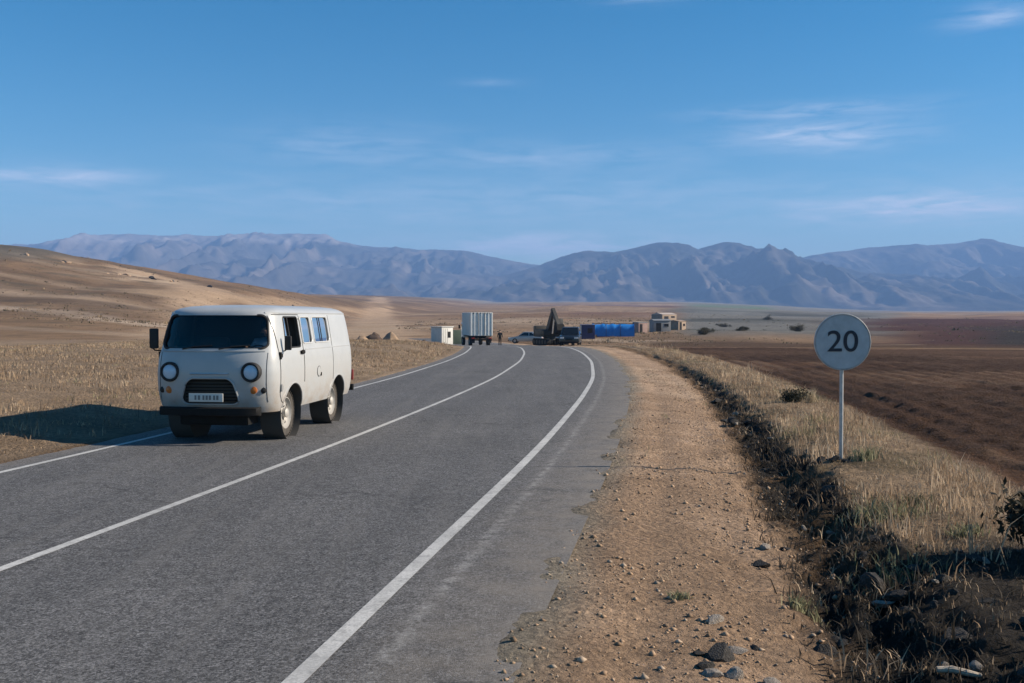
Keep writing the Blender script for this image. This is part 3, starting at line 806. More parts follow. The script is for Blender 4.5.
# ------------------------------------------------------------------ scrub bushes
def leaf_cloud(n, rad, seed, lo, hi, size, colors, zmin=.05):
    r = np.random.default_rng(seed); P = []
    clumps = r.normal(0, .42, (14, 3)) * np.array(rad); clumps[:, 2] = np.abs(clumps[:, 2]) + rad[2] * .25
    ci = r.integers(0, 14, n); P = clumps[ci] + r.normal(0, .20, (n, 3)) * np.array(rad)
    P[:, 2] = np.maximum(P[:, 2], zmin)
    a = r.normal(0, 1, (n, 3)); a /= np.linalg.norm(a, axis=1)[:, None]; bq = np.cross(a, r.normal(0, 1, (n, 3))); bq /= np.linalg.norm(bq, axis=1)[:, None]
    s = size * r.uniform(.5, 1.4, n)[:, None]
    V = np.stack([P - a * s * 1.6, P + bq * s * .55, P + a * s * 1.6, P - bq * s * .55], 1).reshape(-1, 3)
    F = (np.arange(n) * 4)[:, None] + np.arange(4)[None]
    cc = np.array(colors)[ci % len(colors)] * r.uniform(.7, 1.3, (n, 1))
    return V, F, np.repeat(cc, 4, 0), clumps
BARK = mat('bark', (.09, .07, .05), .9, var=.3, vscale=20)
def bush(x, y, rad, seed, label, colors, size=.02, n=2600, name='bush', group=None, cat='bush'):
    e = empty(name, (x, y, gz(x, y) - .02), label=label, cat=cat, group=group)
    V, F, C_, cl = leaf_cloud(n, rad, seed, 0, 1, size, colors)
    me = np_mesh('foliage', V, F4=F, col=C_); me.materials.append(GRASS)
    f = bpy.data.objects.new('foliage', me); COL.objects.link(f); f.parent = e
    mb = MB()
    for c_ in cl: mb.tube([(0, 0, 0), (c_[0] * .45, c_[1] * .45, c_[2] * .6), tuple(c_)], [.02 * rad[2] + .004, .012 * rad[2] + .003, .003], 5)
    mb.build('branches', BARK, e)
    return e
DK = [(.035, .035, .024), (.05, .045, .03), (.022, .024, .018)]
x, y = gpt(796, 397, .2)
bush(x, y, (.30, .28, .26), 5, 'small dark bush alone on the grassy bank behind the ditch', DK, .018, 1700)
x, y = gpt(812, 396, .2)
p_ = np.random.default_rng(9)
q = np.c_[p_.normal(0, .07, (90, 2)), np.zeros(90)]
w_o = blades('grass_tuft', q, p_.uniform(.2, .42, 90), np.full(90, .012), np.tile([.46, .37, .25], (90, 1)) * p_.uniform(.8, 1.2, (90, 1)), .5, None, None); w_o.location = (x, y, gz(x, y)); tag(w_o, 'pale dry grass tuft standing beside the small dark bush', 'grass tuft')
for k, (bx, by, rd, lb) in enumerate(((4.62, 7.5, (.55, .5, .42), 'dark scrub bush on the bank, farthest of the three from the camera'),
                                      (4.5, 5.6, (.7, .5, .60), 'largest dark scrub bush on the bank, between two others'),
                                      (4.15, 4.4, (.6, .5, .55), 'dark scrub bush on the bank, closest of the three to the camera'))):
    bush(bx, by, rd, 20 + k, lb, DK, .026, 7000, group='scrub bushes on the near bank')
GR = [(.22, .215, .12), (.26, .245, .15), (.19, .185, .105)]
for k, (px, py, h_, sp, lb) in enumerate(((884, 500, .20, .20, 'largest pale green weed clump on the bank below the road sign'),
                                          (866, 452, .24, .08, 'thin green weed beside the sign post'),
                                          (918, 490, .14, .08, 'small dark green weed beside the large pale green clump'),
                                          (966, 520, .12, .07, 'small green weed alone near the ploughed field side of the bank'),
                                          (895, 545, .15, .14, 'green grass clump at the edge of the blackish ground'),
                                          (808, 600, .12, .06, 'small green sprig at the edge of the ditch and shoulder'),
                                          (680, 604, .07, .035, 'tiny green sprig in the middle of the stony shoulder'))):
    x, y = gpt(px, py, .2 if px > 840 else -.05); rs = np.random.default_rng(400 + k); nb = int(60 + 900 * sp)
    q = np.c_[rs.normal(0, sp, (nb, 2)), np.zeros(nb)]
    q[:, 2] = ground_z(q[:, 0] + x, q[:, 1] + y) - gz(x, y)
    w_o = blades('weed', q, h_ * rs.uniform(.4, 1.05, nb), np.full(nb, .013), np.array(GR)[rs.integers(0, 3, nb)] * (.55 if 'dark' in lb else 1) * rs.uniform(.7, 1.3, (nb, 1)), .6, None, None, seed=500 + k); w_o.location = (x, y, gz(x, y) - .01); tag(w_o, lb, 'weed', 'green weeds on the verge')

# ------------------------------------------------------------------ speed sign
sx, sy = 4.32, 13.0
WHITE_SIGN = mat('sign_face', (.42, .45, .47), .5, var=.14, vscale=7)
GALV = mat('galvanised_steel', (.42, .43, .44), .45, metal=.55, var=.2, vscale=14)
NAVY = mat('sign_ink', (.010, .014, .028), .5)
zs = gz(sx, sy)
sg = empty('speed_sign', (sx, sy, zs), label='round pale speed sign reading 20 on a thin grey post', cat='road sign')
zc = CAM_Z + (YH - 342) / FPX * sy - zs; RS = .371
mb = MB(); mb.rod((0, .035, -.3), (0, .035, zc + .2), .026, n=14); mb.build('post', GALV, sg)
mb = MB(); mb.lathe([(0, 0), (RS - .004, 0), (RS, .003), (RS, .018), (RS - .006, .020), (RS - .012, .004), (0, .004)], (0, 0, zc), (0, 1, 0), 64)
disc = mb.build('disc', WHITE_SIGN, sg, smooth=30)
mb = MB(); mb.lathe([(RS - .022, -.002), (RS - .004, -.002), (RS - .004, -.0005)], (0, 0, zc), (0, 1, 0), 64); mb.build('rim', mat('sign_rim', (.33, .32, .31), .6, var=.3, vscale=12), disc, smooth=0)
tcu = bpy.data.curves.new('digits', 'FONT'); tcu.body = '20'; tcu.size = .42; tcu.align_x = 'CENTER'; tcu.align_y = 'CENTER'; tcu.extrude = .0012; tcu.offset = .002; tcu.space_character = .98
to = bpy.data.objects.new('digits_tmp', tcu); COL.objects.link(to)
bpy.context.view_layer.update()
dg = bpy.context.evaluated_depsgraph_get()
dme = bpy.data.meshes.new_from_object(to.evaluated_get(dg)); bpy.data.objects.remove(to)
co = np.empty(len(dme.vertices) * 3, np.float32); dme.vertices.foreach_get('co', co); co = co.reshape(-1, 3)
co -= (co.max(0) + co.min(0)) / 2; co[:, :2] *= np.array([.400 / np.ptp(co[:, 0]), .278 / np.ptp(co[:, 1])])
co2 = np.c_[co[:, 0], -.004 - .0012 + 0 * co[:, 2] - co[:, 2], zc + .012 + co[:, 1]].astype(np.float32)
dme.vertices.foreach_set('co', co2.ravel()); dme.materials.clear(); dme.materials.append(NAVY); dme.update()
do = bpy.data.objects.new('digits', dme); COL.objects.link(do); do.parent = disc
mb = MB()
for dz in (-.14, .14):
    mb = MB(); mb.box((0, .028, zc + dz), (.16, .012, .035)); mb.build('bracket', GALV, sg)
mb = MB()
for k in range(7):
    a = k * .9; mb.add([v.co for v in rocks[k % 8].vertices], [tuple(p.vertices) for p in rocks[k % 8].polygons])
# rubble packed round the foot of the post
for k, (dx, dy, s) in enumerate(((-.12, -.05, .13), (.02, -.13, .10), (-.27, .0, .11), (.12, .03, .08), (-.05, .09, .14))):
    stone(sx + dx, sy + dy, s, 220 + k, STONE_DARK, 'dark stone packed round the foot of the sign post', 'stones at the foot of the sign')
# ------------------------------------------------------------------ people
def skin_body(name, verts, radii, edges, mats, mat_of, parent=None, sub=2):
    me = bpy.data.meshes.new(name + '_tmp'); me.from_pydata(verts, edges, []); me.update()
    o = bpy.data.objects.new(name + '_tmp', me); COL.objects.link(o)
    o.modifiers.new('skin', 'SKIN')
    for i, r_ in enumerate(radii):
        me.skin_vertices[0].data[i].radius = (r_, r_) if isinstance(r_, float) else r_
    me.skin_vertices[0].data[0].use_root = True
    sb = o.modifiers.new('sub', 'SUBSURF'); sb.levels = sub; sb.render_levels = sub
    bpy.context.view_layer.update()
    m2 = bpy.data.meshes.new_from_object(o.evaluated_get(bpy.context.evaluated_depsgraph_get()))
    bpy.data.objects.remove(o)
    m2.materials.clear()
    for mm_ in mats: m2.materials.append(mm_)
    for p in m2.polygons: p.material_index = mat_of(p.center)
    return link(name, m2, parent, None, 180)
SKIN = mat('skin', (.40, .24, .17), .6)
HAIR = mat('dark_hair', (.015, .012, .010), .7)
SHIRT = mat('blue_shirt', (.22, .34, .50), .8, var=.1)
DARKCLOTH = mat('dark_cloth', (.016, .016, .018), .9, var=.2)

def head_parts(e, c, fwd, s=1.0, hair=HAIR):
    """hair cap, for a head centred at c whose face looks along fwd"""
    bm = bmesh.new(); bmesh.ops.create_uvsphere(bm, u_segments=20, v_segments=12, radius=1)
    f = Vector(fwd).normalized()
    dl = [v for v in bm.verts if v.co.z < -.25 or (v.co.dot(f) > .55 and v.co.z < .45)]
    bmesh.ops.delete(bm, geom=dl, context='VERTS')
    for v in bm.verts: v.co = Vector(c) + Vector((v.co.x * .093, v.co.y * .093, v.co.z * .118 + .012)) * s
    me = bpy.data.meshes.new('hair'); bm.to_mesh(me); bm.free(); me.materials.append(hair)
    return link('hair', me, e, None, 180)

# ------------------------------------------------------------------ the van (local axes: x forward, y to its left, z up)
VA = R(7.4)
v_f = Vector((-math.sin(VA), -math.cos(VA))); v_l = Vector((math.cos(VA), -math.sin(VA)))
vo = Vector((-3.71, 16.15)) - v_f * 1.18 - v_l * .80
VSC = 1.025
VAN = empty('van', (vo.x, vo.y, .004), math.atan2(v_f.y, v_f.x), label='white forward control off road van with round headlights coming down the road', cat='van')

PAINT = mat('van_paint', (.375, .39, .40), .42, var=.07, vscale=4, spec=.5, coat=.25, bump=.10, bscale=2.2, dirt=((.25, .195, .145), .42, 1.15, .85))
RUBBER = mat('black_rubber', (.012, .012, .013), .7)
BLACK = mat('black_metal', (.010, .010, .010), .8, var=.3, vscale=12, spec=.2)
INSIDE = mat('cabin_lining', (.05, .048, .045), .9)
SEAM = mat('panel_gap', (.03, .03, .03), .8)
CHROME = mat('lamp_chrome', (.80, .82, .85), .32, metal=.85)
LAMPW = mat('lamp_bowl', (.80, .83, .86), .35)
TYRE = mat('tyre_dusty', (.035, .032, .03), .9, var=.3, vscale=9, dirt=((.20, .165, .13), -1, 1, .5))
RIM = mat('wheel_grey', (.40, .39, .37), .55, metal=.25, var=.2, vscale=12, dirt=((.27, .22, .17), -1, 1, .6))
W_GLASS = glass_mat('window_glass', (.80, .84, .85), .85)
S_GLASS = glass_mat('side_glass', (.45, .55, .60), .5)

zk = [.46, .55, .70, .90, 1.08, 1.25, 1.36, 1.42, 1.55, 1.75, 1.90, 1.95, 1.99, 2.03, 2.06, 2.08, 2.092]
hwk = [.905, .935, .958, .970, .972, .965, .952, .940, .922, .890, .862, .848, .826, .77, .68, .52, .30]
xfk = [2.05, 2.10, 2.145, 2.165, 2.16, 2.135, 2.105, 2.075, 2.045, 1.985, 1.935, 1.915, 1.885, 1.80, 1.65, 1.40, 1.0]
xbk = [-2.13, -2.15, -2.165, -2.17, -2.17, -2.165, -2.16, -2.155, -2.145, -2.12, -2.09, -2.075, -2.045, -1.96, -1.83, -1.6, -1.25]
NF_, AF, NB_, AB = 3.0, .46, 3.6, .34
def hw(z): return float(np.interp(z, zk, hwk))
def xf(z): return float(np.interp(z, zk, xfk))
def xb(z): return float(np.interp(z, zk, xbk))
def front_x(y, z): return xf(z) - AF + AF * max(0, 1 - min(1, abs(y) / hw(z)) ** NF_) ** (1 / NF_)
def side_y(x, z, s=1):
    x0 = xf(z) - AF; x1 = xb(z) + AB
    if x > x0: return s * hw(z) * max(0, 1 - min(1, (x - x0) / AF) ** NF_) ** (1 / NF_)
    if x < x1: return s * hw(z) * max(0, 1 - min(1, (x1 - x) / AB) ** NB_) ** (1 / NB_)
    return s * hw(z)
def shell(inset, zs, mb, mi):
    rings = []
    for z in zs:
        h = hw(z) - inset; f = xf(z) - inset; bk = xb(z) + inset; ring = []
        for t in np.linspace(-90, 90, 33):
            s_, c_ = math.sin(R(t)), math.cos(R(t))
            ring.append((f - AF + AF * max(c_, 0) ** (2 / NF_), h * math.copysign(abs(s_) ** (2 / NF_), s_), z))
        for q in np.linspace(0, 1, 9)[1:-1]: ring.append((f - AF + (bk + AB - f + AF) * q, h, z))
        for t in np.linspace(90, -90, 25):
            s_, c_ = math.sin(R(t)), math.cos(R(t))
            ring.append((bk + AB - AB * max(c_, 0) ** (2 / NB_), h * math.copysign(abs(s_) ** (2 / NB_), s_), z))
        for q in np.linspace(1, 0, 9)[1:-1]: ring.append((f - AF + (bk + AB - f + AF) * q, -h, z))
        rings.append(ring)
    n_ = len(rings[0]); vs = [p for r_ in rings for p in r_]; fs = []
    for i in range(len(rings) - 1):
        for k in range(n_): fs.append((i * n_ + k, i * n_ + (k + 1) % n_, (i + 1) * n_ + (k + 1) % n_, (i + 1) * n_ + k))
    fs += [tuple(reversed(range(n_))), tuple(range((len(rings) - 1) * n_, len(rings) * n_))]
    mb.add(vs, fs, mi)
def rrect(x0, x1, z0, z1, r_, n_=6, sx0=0, sx1=0):
    """rounded outline; sx0 / sx1 shear the left and right edges at the top"""
    pts = []
    for (cx_, cz_, a0) in ((x1 - r_, z1 - r_, 0), (x0 + r_, z1 - r_, 90), (x0 + r_, z0 + r_, 180), (x1 - r_, z0 + r_, 270)):
        for k in range(n_ + 1):
            a = R(a0 + 90 * k / n_); pts.append([cx_ + r_ * math.cos(a), cz_ + r_ * math.sin(a)])
    for p in pts:
        q = (p[1] - z0) / (z1 - z0); w_ = (p[0] - x0) / (x1 - x0)
        p[0] += q * (sx0 * (1 - w_) + sx1 * w_)
    return pts
AX_F, AX_R, WR = 1.18, -1.12, .385
side_windows = [('door_window', rrect(.80, 1.48, 1.42, 1.90, .05, sx1=-.06)), ('rear_window', rrect(.20, .66, 1.47, 1.90, .06)), ('rear_window', rrect(-.72, .08, 1.47, 1.90, .07))]
ws_out = rrect(-.84, .84, 1.425, 1.925, .10)
for p in ws_out: p[0] *= 1 - .09 * (p[1] - 1.425) / .5

outer = MB(); shell(0, np.concatenate([np.linspace(.46, 1.95, 30), [1.97, 1.99, 2.01, 2.03, 2.045, 2.06, 2.07, 2.08, 2.087, 2.092]]), outer, 0)
inner = MB(); shell(.045, np.concatenate([np.linspace(.62, 1.95, 14), [1.98, 2.0, 2.02]]), inner, 1)
cut = MB()
cut.add([(1.2, y, z) for y, z in ws_out] + [(2.6, y, z) for y, z in ws_out],
        [(k, (k + 1) % len(ws_out), len(ws_out) + (k + 1) % len(ws_out), len(ws_out) + k) for k in range(len(ws_out))] + [tuple(reversed(range(len(ws_out)))), tuple(range(len(ws_out), 2 * len(ws_out)))], 1)
for _, o_ in side_windows:
    cut.prism(o_, .60, 1.3, 1); cut.prism(o_, -1.3, -.60, 1)
for ax in (AX_F, AX_R):
    for s_ in (1, -1): cut.rod((ax, s_ * .60, .40), (ax, s_ * 1.3, .40), .455, n=40, mi=1)
gr = rrect(-.40, .40, .585, .985, .12)
for p in gr: p[0] *= 1.18 - .30 * (p[1] - .60) / .4
cut.add([(2.06, y, z) for y, z in gr] + [(2.6, y, z) for y, z in gr],
        [(k, (k + 1) % len(gr), len(gr) + (k + 1) % len(gr), len(gr) + k) for k in range(len(gr))] + [tuple(reversed(range(len(gr)))), tuple(range(len(gr), 2 * len(gr)))], 1)
tmp = []
for nm, mb_ in (('outer_tmp', outer), ('inner_tmp', inner), ('cut_tmp', cut)): tmp.append(mb_.build(nm, [PAINT, INSIDE], smooth=0))
for t_ in tmp[1:]:
    md = tmp[0].modifiers.new('b', 'BOOLEAN'); md.operation = 'DIFFERENCE'; md.object = t_; md.solver = 'EXACT'
bpy.context.view_layer.update()
bme = bpy.data.meshes.new_from_object(tmp[0].evaluated_get(bpy.context.evaluated_depsgraph_get())); bme.name = 'body'
for t_ in tmp: bpy.data.objects.remove(t_)
body = link('body', bme, VAN, None, 32)

def poly_panel(name, outline, surf, mat_, parent, rows=10, cols=14):
    """a curved pane spanning an outline given in (u, z); surf(u, z) places it"""
    us = [p[0] for p in outline]; zs_ = [p[1] for p in outline]; z0, z1 = min(zs_), max(zs_)
    def span(z):
        xs = []
        for k in range(len(outline)):
            (a, za), (b_, zb_) = outline[k], outline[(k + 1) % len(outline)]
            if (za - z) * (zb_ - z) <= 0 and za != zb_: xs.append(a + (b_ - a) * (z - za) / (zb_ - za))
        return min(xs), max(xs)
    V, Fc = [], []
    for i in range(rows + 1):
        z = z0 + 1e-4 + (z1 - z0 - 2e-4) * i / rows; a, b_ = span(z)
        for j in range(cols + 1): V.append(surf(a + (b_ - a) * j / cols, z))
    for i in range(rows):
        for j in range(cols): k = i * (cols + 1) + j; Fc.append((k, k + 1, k + cols + 2, k + cols + 1))
    mb_ = MB(); mb_.add(V, Fc); return mb_.build(name, mat_, parent, smooth=60, recalc=False)
def seal(name, outline, surf, r_, mat_, parent):
    mb_ = MB(); mb_.tube([surf(u, z) for u, z in outline], r_, 6, closed=True); return mb_.build(name, mat_, parent)

wsf = lambda y, z: (front_x(y, z) - .018, y, z)
ws = poly_panel('windshield', ws_out, wsf, W_GLASS, VAN, 8, 22)
seal('seal', ws_out, lambda y, z: (front_x(y, z) + .002, y, z), .020, RUBBER, ws)
mb = MB()
for y0 in (.12, -.46):
    mb.tube([(front_x(y0, 1.42) + .02, y0, 1.415), (front_x(y0 + .2, 1.47) + .02, y0 + .2, 1.47), (front_x(y0 + .42, 1.52) + .018, y0 + .42, 1.50)], .008, 6)
    wp = MB(); wp.tube([(front_x(y0, 1.42) + .02, y0, 1.415), (front_x(y0 + .2, 1.47) + .02, y0 + .2, 1.455), (front_x(y0 + .46, 1.49) + .016, y0 + .46, 1.475)], .009, 6); wp.build('wiper', RUBBER, VAN)
for s_ in (1, -1):
    sf = lambda x, z, s_=s_: (x, side_y(x, z, s_) - s_ * .016, z)
    for nm, o_ in side_windows:
        w_ = poly_panel(nm, rrect(1.27, 1.46, 1.43, 1.89, .04, sx1=-.06) if nm == 'door_window' and s_ == 1 else o_, sf, S_GLASS, VAN, 5, 6)
        seal('seal', o_, lambda x, z, s_=s_: (x, side_y(x, z, s_) + s_ * .001, z), .013, RUBBER if nm == 'door_window' else mat('window_trim', (.45, .46, .46), .4) if s_ == 1 and nm == 'rear_window' else RUBBER, w_)
        if nm == 'door_window':
            mb = MB(); mb.tube([(1.25, side_y(1.25, z, s_), z) for z in np.linspace(1.43, 1.89, 5)], .010, 6); mb.build('divider', RUBBER, w_)
        elif o_ is side_windows[2][1]:
            mb = MB(); mb.tube([(-.32, side_y(-.32, z, s_), z) for z in np.linspace(1.48, 1.89, 5)], .009, 6); mb.build('divider', RUBBER, w_)
    # door: the gap round it, hinges, handle
    gap = MB()
    dl = [(1.78, z) for z in np.linspace(1.92, .72, 24)] + [(1.70, .62), (1.62, .58)]
    gap.tube([(x, side_y(x, z, s_) + s_ * .0015, z) for x, z in dl], .0065, 5)
    gap.tube([(x, side_y(x, z, s_) + s_ * .0015, z) for x, z in [(.70, q) for q in np.linspace(1.92, .85, 20)]], .0065, 5)
    gap.tube([(x, side_y(x, 1.935, s_) + s_ * .0015, 1.935) for x in np.linspace(.70, 1.72, 14)], .0065, 5)
    gp = gap.build('door_gap', SEAM, VAN)
    for zh in (1.31, .82):
        mb = MB(); x_ = 1.775; mb.rod((x_, side_y(x_, zh, s_) + s_ * .016, zh - .055), (x_, side_y(x_, zh, s_) + s_ * .016, zh + .055), .02, n=10)
        mb.box((x_ - .05, side_y(x_ - .05, zh, s_) + s_ * .006, zh), (.10, .014, .06), bev=.004); mb.build('hinge', BLACK if zh > 1 else mat('hinge_grey', (.25, .25, .25), .5), VAN)
    mb = MB(); mb.box((.79, side_y(.79, 1.33, s_) + s_ * .022, 1.335), (.15, .035, .055), bev=.012); mb.rod((.75, side_y(.75, 1.33, s_), 1.335), (.75, side_y(.75, 1.33, s_) + s_ * .03, 1.335), .035, n=12)
    mb.build('door_handle', BLACK, VAN)
    # rain gutter
    mb = MB(); mb.tube([(x, side_y(x, 1.965, s_) + s_ * .008, 1.962) for x in np.linspace(1.78, -1.95, 30)], .013, 6); mb.build('rain_gutter', PAINT, VAN)
    # raised body crease
    mb = MB(); mb.tube([(x, side_y(x, 1.375, s_) - s_ * .004, 1.372) for x in np.linspace(.6, -2.0, 26)], .012, 6); mb.build('side_crease', PAINT, VAN)
    # mirrors
    mb = MB(); y_m = 1.10
    xm_ = 1.90 if s_ < 0 else 1.62
    mb.box((xm_, s_ * (1.0 if s_ < 0 else 1.03), 1.57 if s_ < 0 else 1.50), (.05, .14 if s_ < 0 else .11, .31 if s_ < 0 else .22), bev=.022); mr_ = mb.build('side_mirror', RUBBER, VAN)
    mb = MB(); mb.tube([(xm_ - .10, side_y(xm_ - .10, 1.40, s_), 1.38), (xm_, s_ * .99, 1.39), (xm_ + .01, s_ * 1.03, 1.44)], .011, 6)
    mb.build('mirror_arm', BLACK, mr_)
    # headlight, indicator lamps
    yh, zh = s_ * .635, 1.075; xh = front_x(yh, zh)
    mb = MB(); mb.lathe([(.095, -.09), (.148, -.09), (.150, .020), (.138, .036), (.122, .038), (.108, .012)], (xh + .012, yh, zh), (1, 0, 0), 28); hd = mb.build('headlight', RUBBER, VAN)
    mb = MB(); mb.lathe([(.108, .008), (.088, .022), (.05, .034), (0, .038)], (xh + .022, yh, zh), (1, 0, 0), 28); lens = mb.build('lens', mat('lamp_glass', (.46, .58, .70), .15) if s_ == 1 else bpy.data.materials['lamp_glass'], hd)
    mb = MB(); mb.lathe([(.100, .006), (.075, -.03), (.03, -.06), (0, -.062)], (xh + .018, yh, zh), (1, 0, 0), 28); mb.lathe([(.02, -.06), (.018, -.015), (0, -.01)], (xh - .02, yh, zh), (1, 0, 0), 12); mb.build('reflector', LAMPW, hd)
    for yy, zz, rr_, mt_ in ((.66, .805, .045, mat('amber_lens', (.45, .13, .02), .3) if s_ == 1 else bpy.data.materials['amber_lens']), (.79, .80, .036, RUBBER)):
        yy *= s_; mb = MB(); mb.lathe([(rr_ + .012, -.02), (rr_ + .012, .012), (rr_, .018), (rr_ * .6, .026), (0, .030)], (front_x(yy, zz) - .01, yy, zz), (1, 0, 0), 18); mb.build('marker_lamp', mt_, VAN)
    # wheel wells
    for ax in (AX_F, AX_R):
        mb = MB(); mb.lathe([(.452, .34), (.452, 0), (.0, 0)], (ax, s_ * .575, .40), (0, s_, 0), 36)
        well = mb.build('wheel_well', INSIDE, VAN, recalc=False)
        mb = MB(); pts = [(ax + .466 * math.cos(R(a)), 0, .40 + .466 * math.sin(R(a))) for a in range(8, 173, 6)]
        mb.tube([(p[0], side_y(p[0], max(p[2], .47), s_) + s_ * .002, p[2]) for p in pts if p[2] > .47], .014, 6); mb.build('arch_lip', PAINT, VAN)
    # panel seams: rear quarter, nose corner
    sm = MB(); sm.tube([(-.82, side_y(-.82, z, s_) + s_ * .001, z) for z in np.linspace(1.93, .80, 16)], .0045, 5); sm.build('panel_seam', SEAM, VAN)
    sm = MB(); sm.tube([(front_x(s_ * .84, z) + .001, s_ * .84, z) for z in np.linspace(1.36, .62, 14)], .0045, 5); sm.build('panel_seam', SEAM, VAN)
# fuel filler recess on the driver's side
mb = MB(); mb.lathe([(.085, .004), (.08, .010), (.0, .012)], (-.02, side_y(-.02, .98), .98), (0, 1, 0), 24); ff = mb.build('fuel_flap', PAINT, VAN)
seal('gap', [(-.02 + .088 * math.cos(R(a)), .98 + .088 * math.sin(R(a))) for a in range(0, 360, 15)], lambda x, z: (x, side_y(x, z) + .003, z), .005, SEAM, ff)
mb = MB(); mb.box((-.11, side_y(-.1, .93) + .012, .93), (.03, .02, .06), bev=.006); mb.build('catch', BLACK, ff)
# nose: grille, trim strip, bumper, plate
mb = MB(); mb.box((2.055, 0, .80), (.02, 1.1, .44)); grl = mb.build('grille', INSIDE, VAN, smooth=0)
mb = MB()
for k in range(7): mb.box((2.085, 0, .65 + .048 * k), (.02, .80, .016), bev=.004)
mb.build('slats', BLACK, grl)
mb = MB(); mb.tube([(front_x(y, z) + .004, y, z) for y, z in gr], .016, 6, closed=True); mb.build('surround', PAINT, grl)
mb = MB(); mb.tube([(front_x(y, 1.05) + .003, y, 1.05) for y in np.linspace(-.30, .30, 12)], .014, 6); mb.build('nose_strip', mat('nose_chrome', (.55, .55, .56), .3, metal=.8), VAN)
mb = MB(); mb.tube([(front_x(y, 1.385) + .002, y, 1.385 + .0 * y) for y in np.linspace(-.80, .80, 24)], .012, 6); mb.build('scuttle_lip', PAINT, VAN)
mb = MB()
bp_ = [(2.14, -.78), (2.20, -.755), (2.245, -.66), (2.27, -.4), (2.275, 0), (2.27, .4), (2.245, .66), (2.20, .755), (2.14, .78)]
vs, fs = [], []
for i_, (x, y) in enumerate(bp_):
    for dx, z in ((0, .43), (.028, .445), (.03, .545), (0, .56), (-.05, .56), (-.05, .43)): vs.append((x + dx, y, z))
for i_ in range(len(bp_) - 1):
    for k in range(6): fs.append((i_ * 6 + k, i_ * 6 + (k + 1) % 6, (i_ + 1) * 6 + (k + 1) % 6, (i_ + 1) * 6 + k))
fs += [tuple(range(6)), tuple(range((len(bp_) - 1) * 6, len(bp_) * 6))]
mb.add(vs, fs); mb.build('front_bumper', BLACK, VAN, smooth=40)
mb = MB(); mb.box((2.30, .01, .705), (.014, .53, .125), bev=.004); pl_ = mb.build('number_plate', mat('plate_white', (.60, .60, .57), .5, dirt=((.3, .25, .2), .6, .8, .5), var=.1), VAN)
mb = MB()
for k, (y, w_) in enumerate(((-.19, .034), (-.14, .03), (-.075, .034), (-.025, .034), (.025, .03), (.095, .034), (.15, .03))):
    mb.box((2.308, -y, .705), (.003, w_, .066))
mb.build('plate_marking', mat('plate_ink', (.16, .16, .16), .6), pl_, smooth=0)
mb = MB(); mb.box((-2.20, 0, .56), (.08, 1.86, .12), bev=.02); mb.build('rear_bumper', BLACK, VAN)
mb = MB()
for y in (-.9,): mb.box((-2.17, .90, .80), (.05, .07, .20), bev=.012)
mb.build('tail_lamp', mat('tail_red', (.18, .012, .01), .35), VAN)
mb = MB(); mb.box((-2.17, -.90, .80), (.05, .07, .20), bev=.012); mb.build('tail_lamp', bpy.data.materials['tail_red'], VAN)
# chassis
mb = MB()
for y in (-.42, .42): mb.box((0, y, .50), (4.0, .09, .14), bev=.01)
mb.box((.4, 0, .48), (1.4, .5, .22), bev=.05)
for ax in (AX_F, AX_R):
    mb.rod((ax, -.66, WR), (ax, .66, WR), .055, n=12); mb.lathe([(0, -.15), (.10, -.11), (.155, 0), (.10, .11), (0, .15)], (ax, .12, WR), (0, 1, 0), 16)
    for y in (-.5, .5): mb.tube([(ax - .5, y, .50), (ax, y, .40), (ax + .5, y, .50)], .03, 6)
mb.box((1.80, 0, .36), (.42, 1.10, .20), bev=.05); mb.box((.9, 0, .40), (1.6, .9, .14), bev=.04)  # dark blocks added to fill in the black shade under the nose
mb.tube([(1.5, -.5, .40), (1.9, -.45, .42), (2.1, 0, .42), (1.9, .45, .42), (1.5, .5, .40)], .022, 6)
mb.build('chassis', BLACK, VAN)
mb = MB(); mb.box((1.45, -.88, .50), (.3, .14, .05), bev=.01); mb.build('step', BLACK, VAN)
# wheels
def van_wheel(ax, s_):
    w_ = MB(); hb = .11
    w_.lathe([(.24, -hb + .01), (.30, -hb), (.355, -hb + .006), (.378, -hb + .03), (WR, -.05), (WR, .05), (.378, hb - .03), (.355, hb - .006), (.30, hb), (.24, hb - .01)], (ax, s_ * .722, WR), (0, s_, 0), 44)
    for k in range(44):
        a = 2 * math.pi * k / 44; rot = Matrix.Rotation(-a, 3, 'Y')
        for yo in (-.075, .075): w_.box((ax + (WR + .003) * math.cos(a), s_ * .722 + yo, WR + (WR + .003) * math.sin(a)), (.016, .055, .032), rot=rot)
    ty = w_.build('wheel', TYRE, VAN, smooth=40)
    r_ = MB(); r_.lathe([(.245, .085), (.250, .105), (.238, .108), (.225, .075), (.20, .045), (.165, .055), (.12, .072), (.105, .060), (.075, .062), (.075, .12), (.055, .135), (0, .138)], (ax, s_ * .722, WR), (0, s_, 0), 36)
    h_ = r_
    for k in range(8):
        a = 2 * math.pi * k / 8 + .2; h_.rod((ax + .182 * math.cos(a), s_ * (.722 + .046), WR + .182 * math.sin(a)), (ax + .182 * math.cos(a), s_ * (.722 + .0535), WR + .182 * math.sin(a)), .023, n=10, mi=1)
    pass
    b_ = r_
    for k in range(5):
        a = 2 * math.pi * k / 5; b_.rod((ax + .105 * math.cos(a), s_ * .78, WR + .105 * math.sin(a)), (ax + .105 * math.cos(a), s_ * .802, WR + .105 * math.sin(a)), .013, n=6, mi=1)
    r_.build('rim', [RIM, RUBBER], ty, smooth=35)
    pass
for ax in (AX_F, AX_R):
    for s_ in (1, -1): van_wheel(ax, s_)
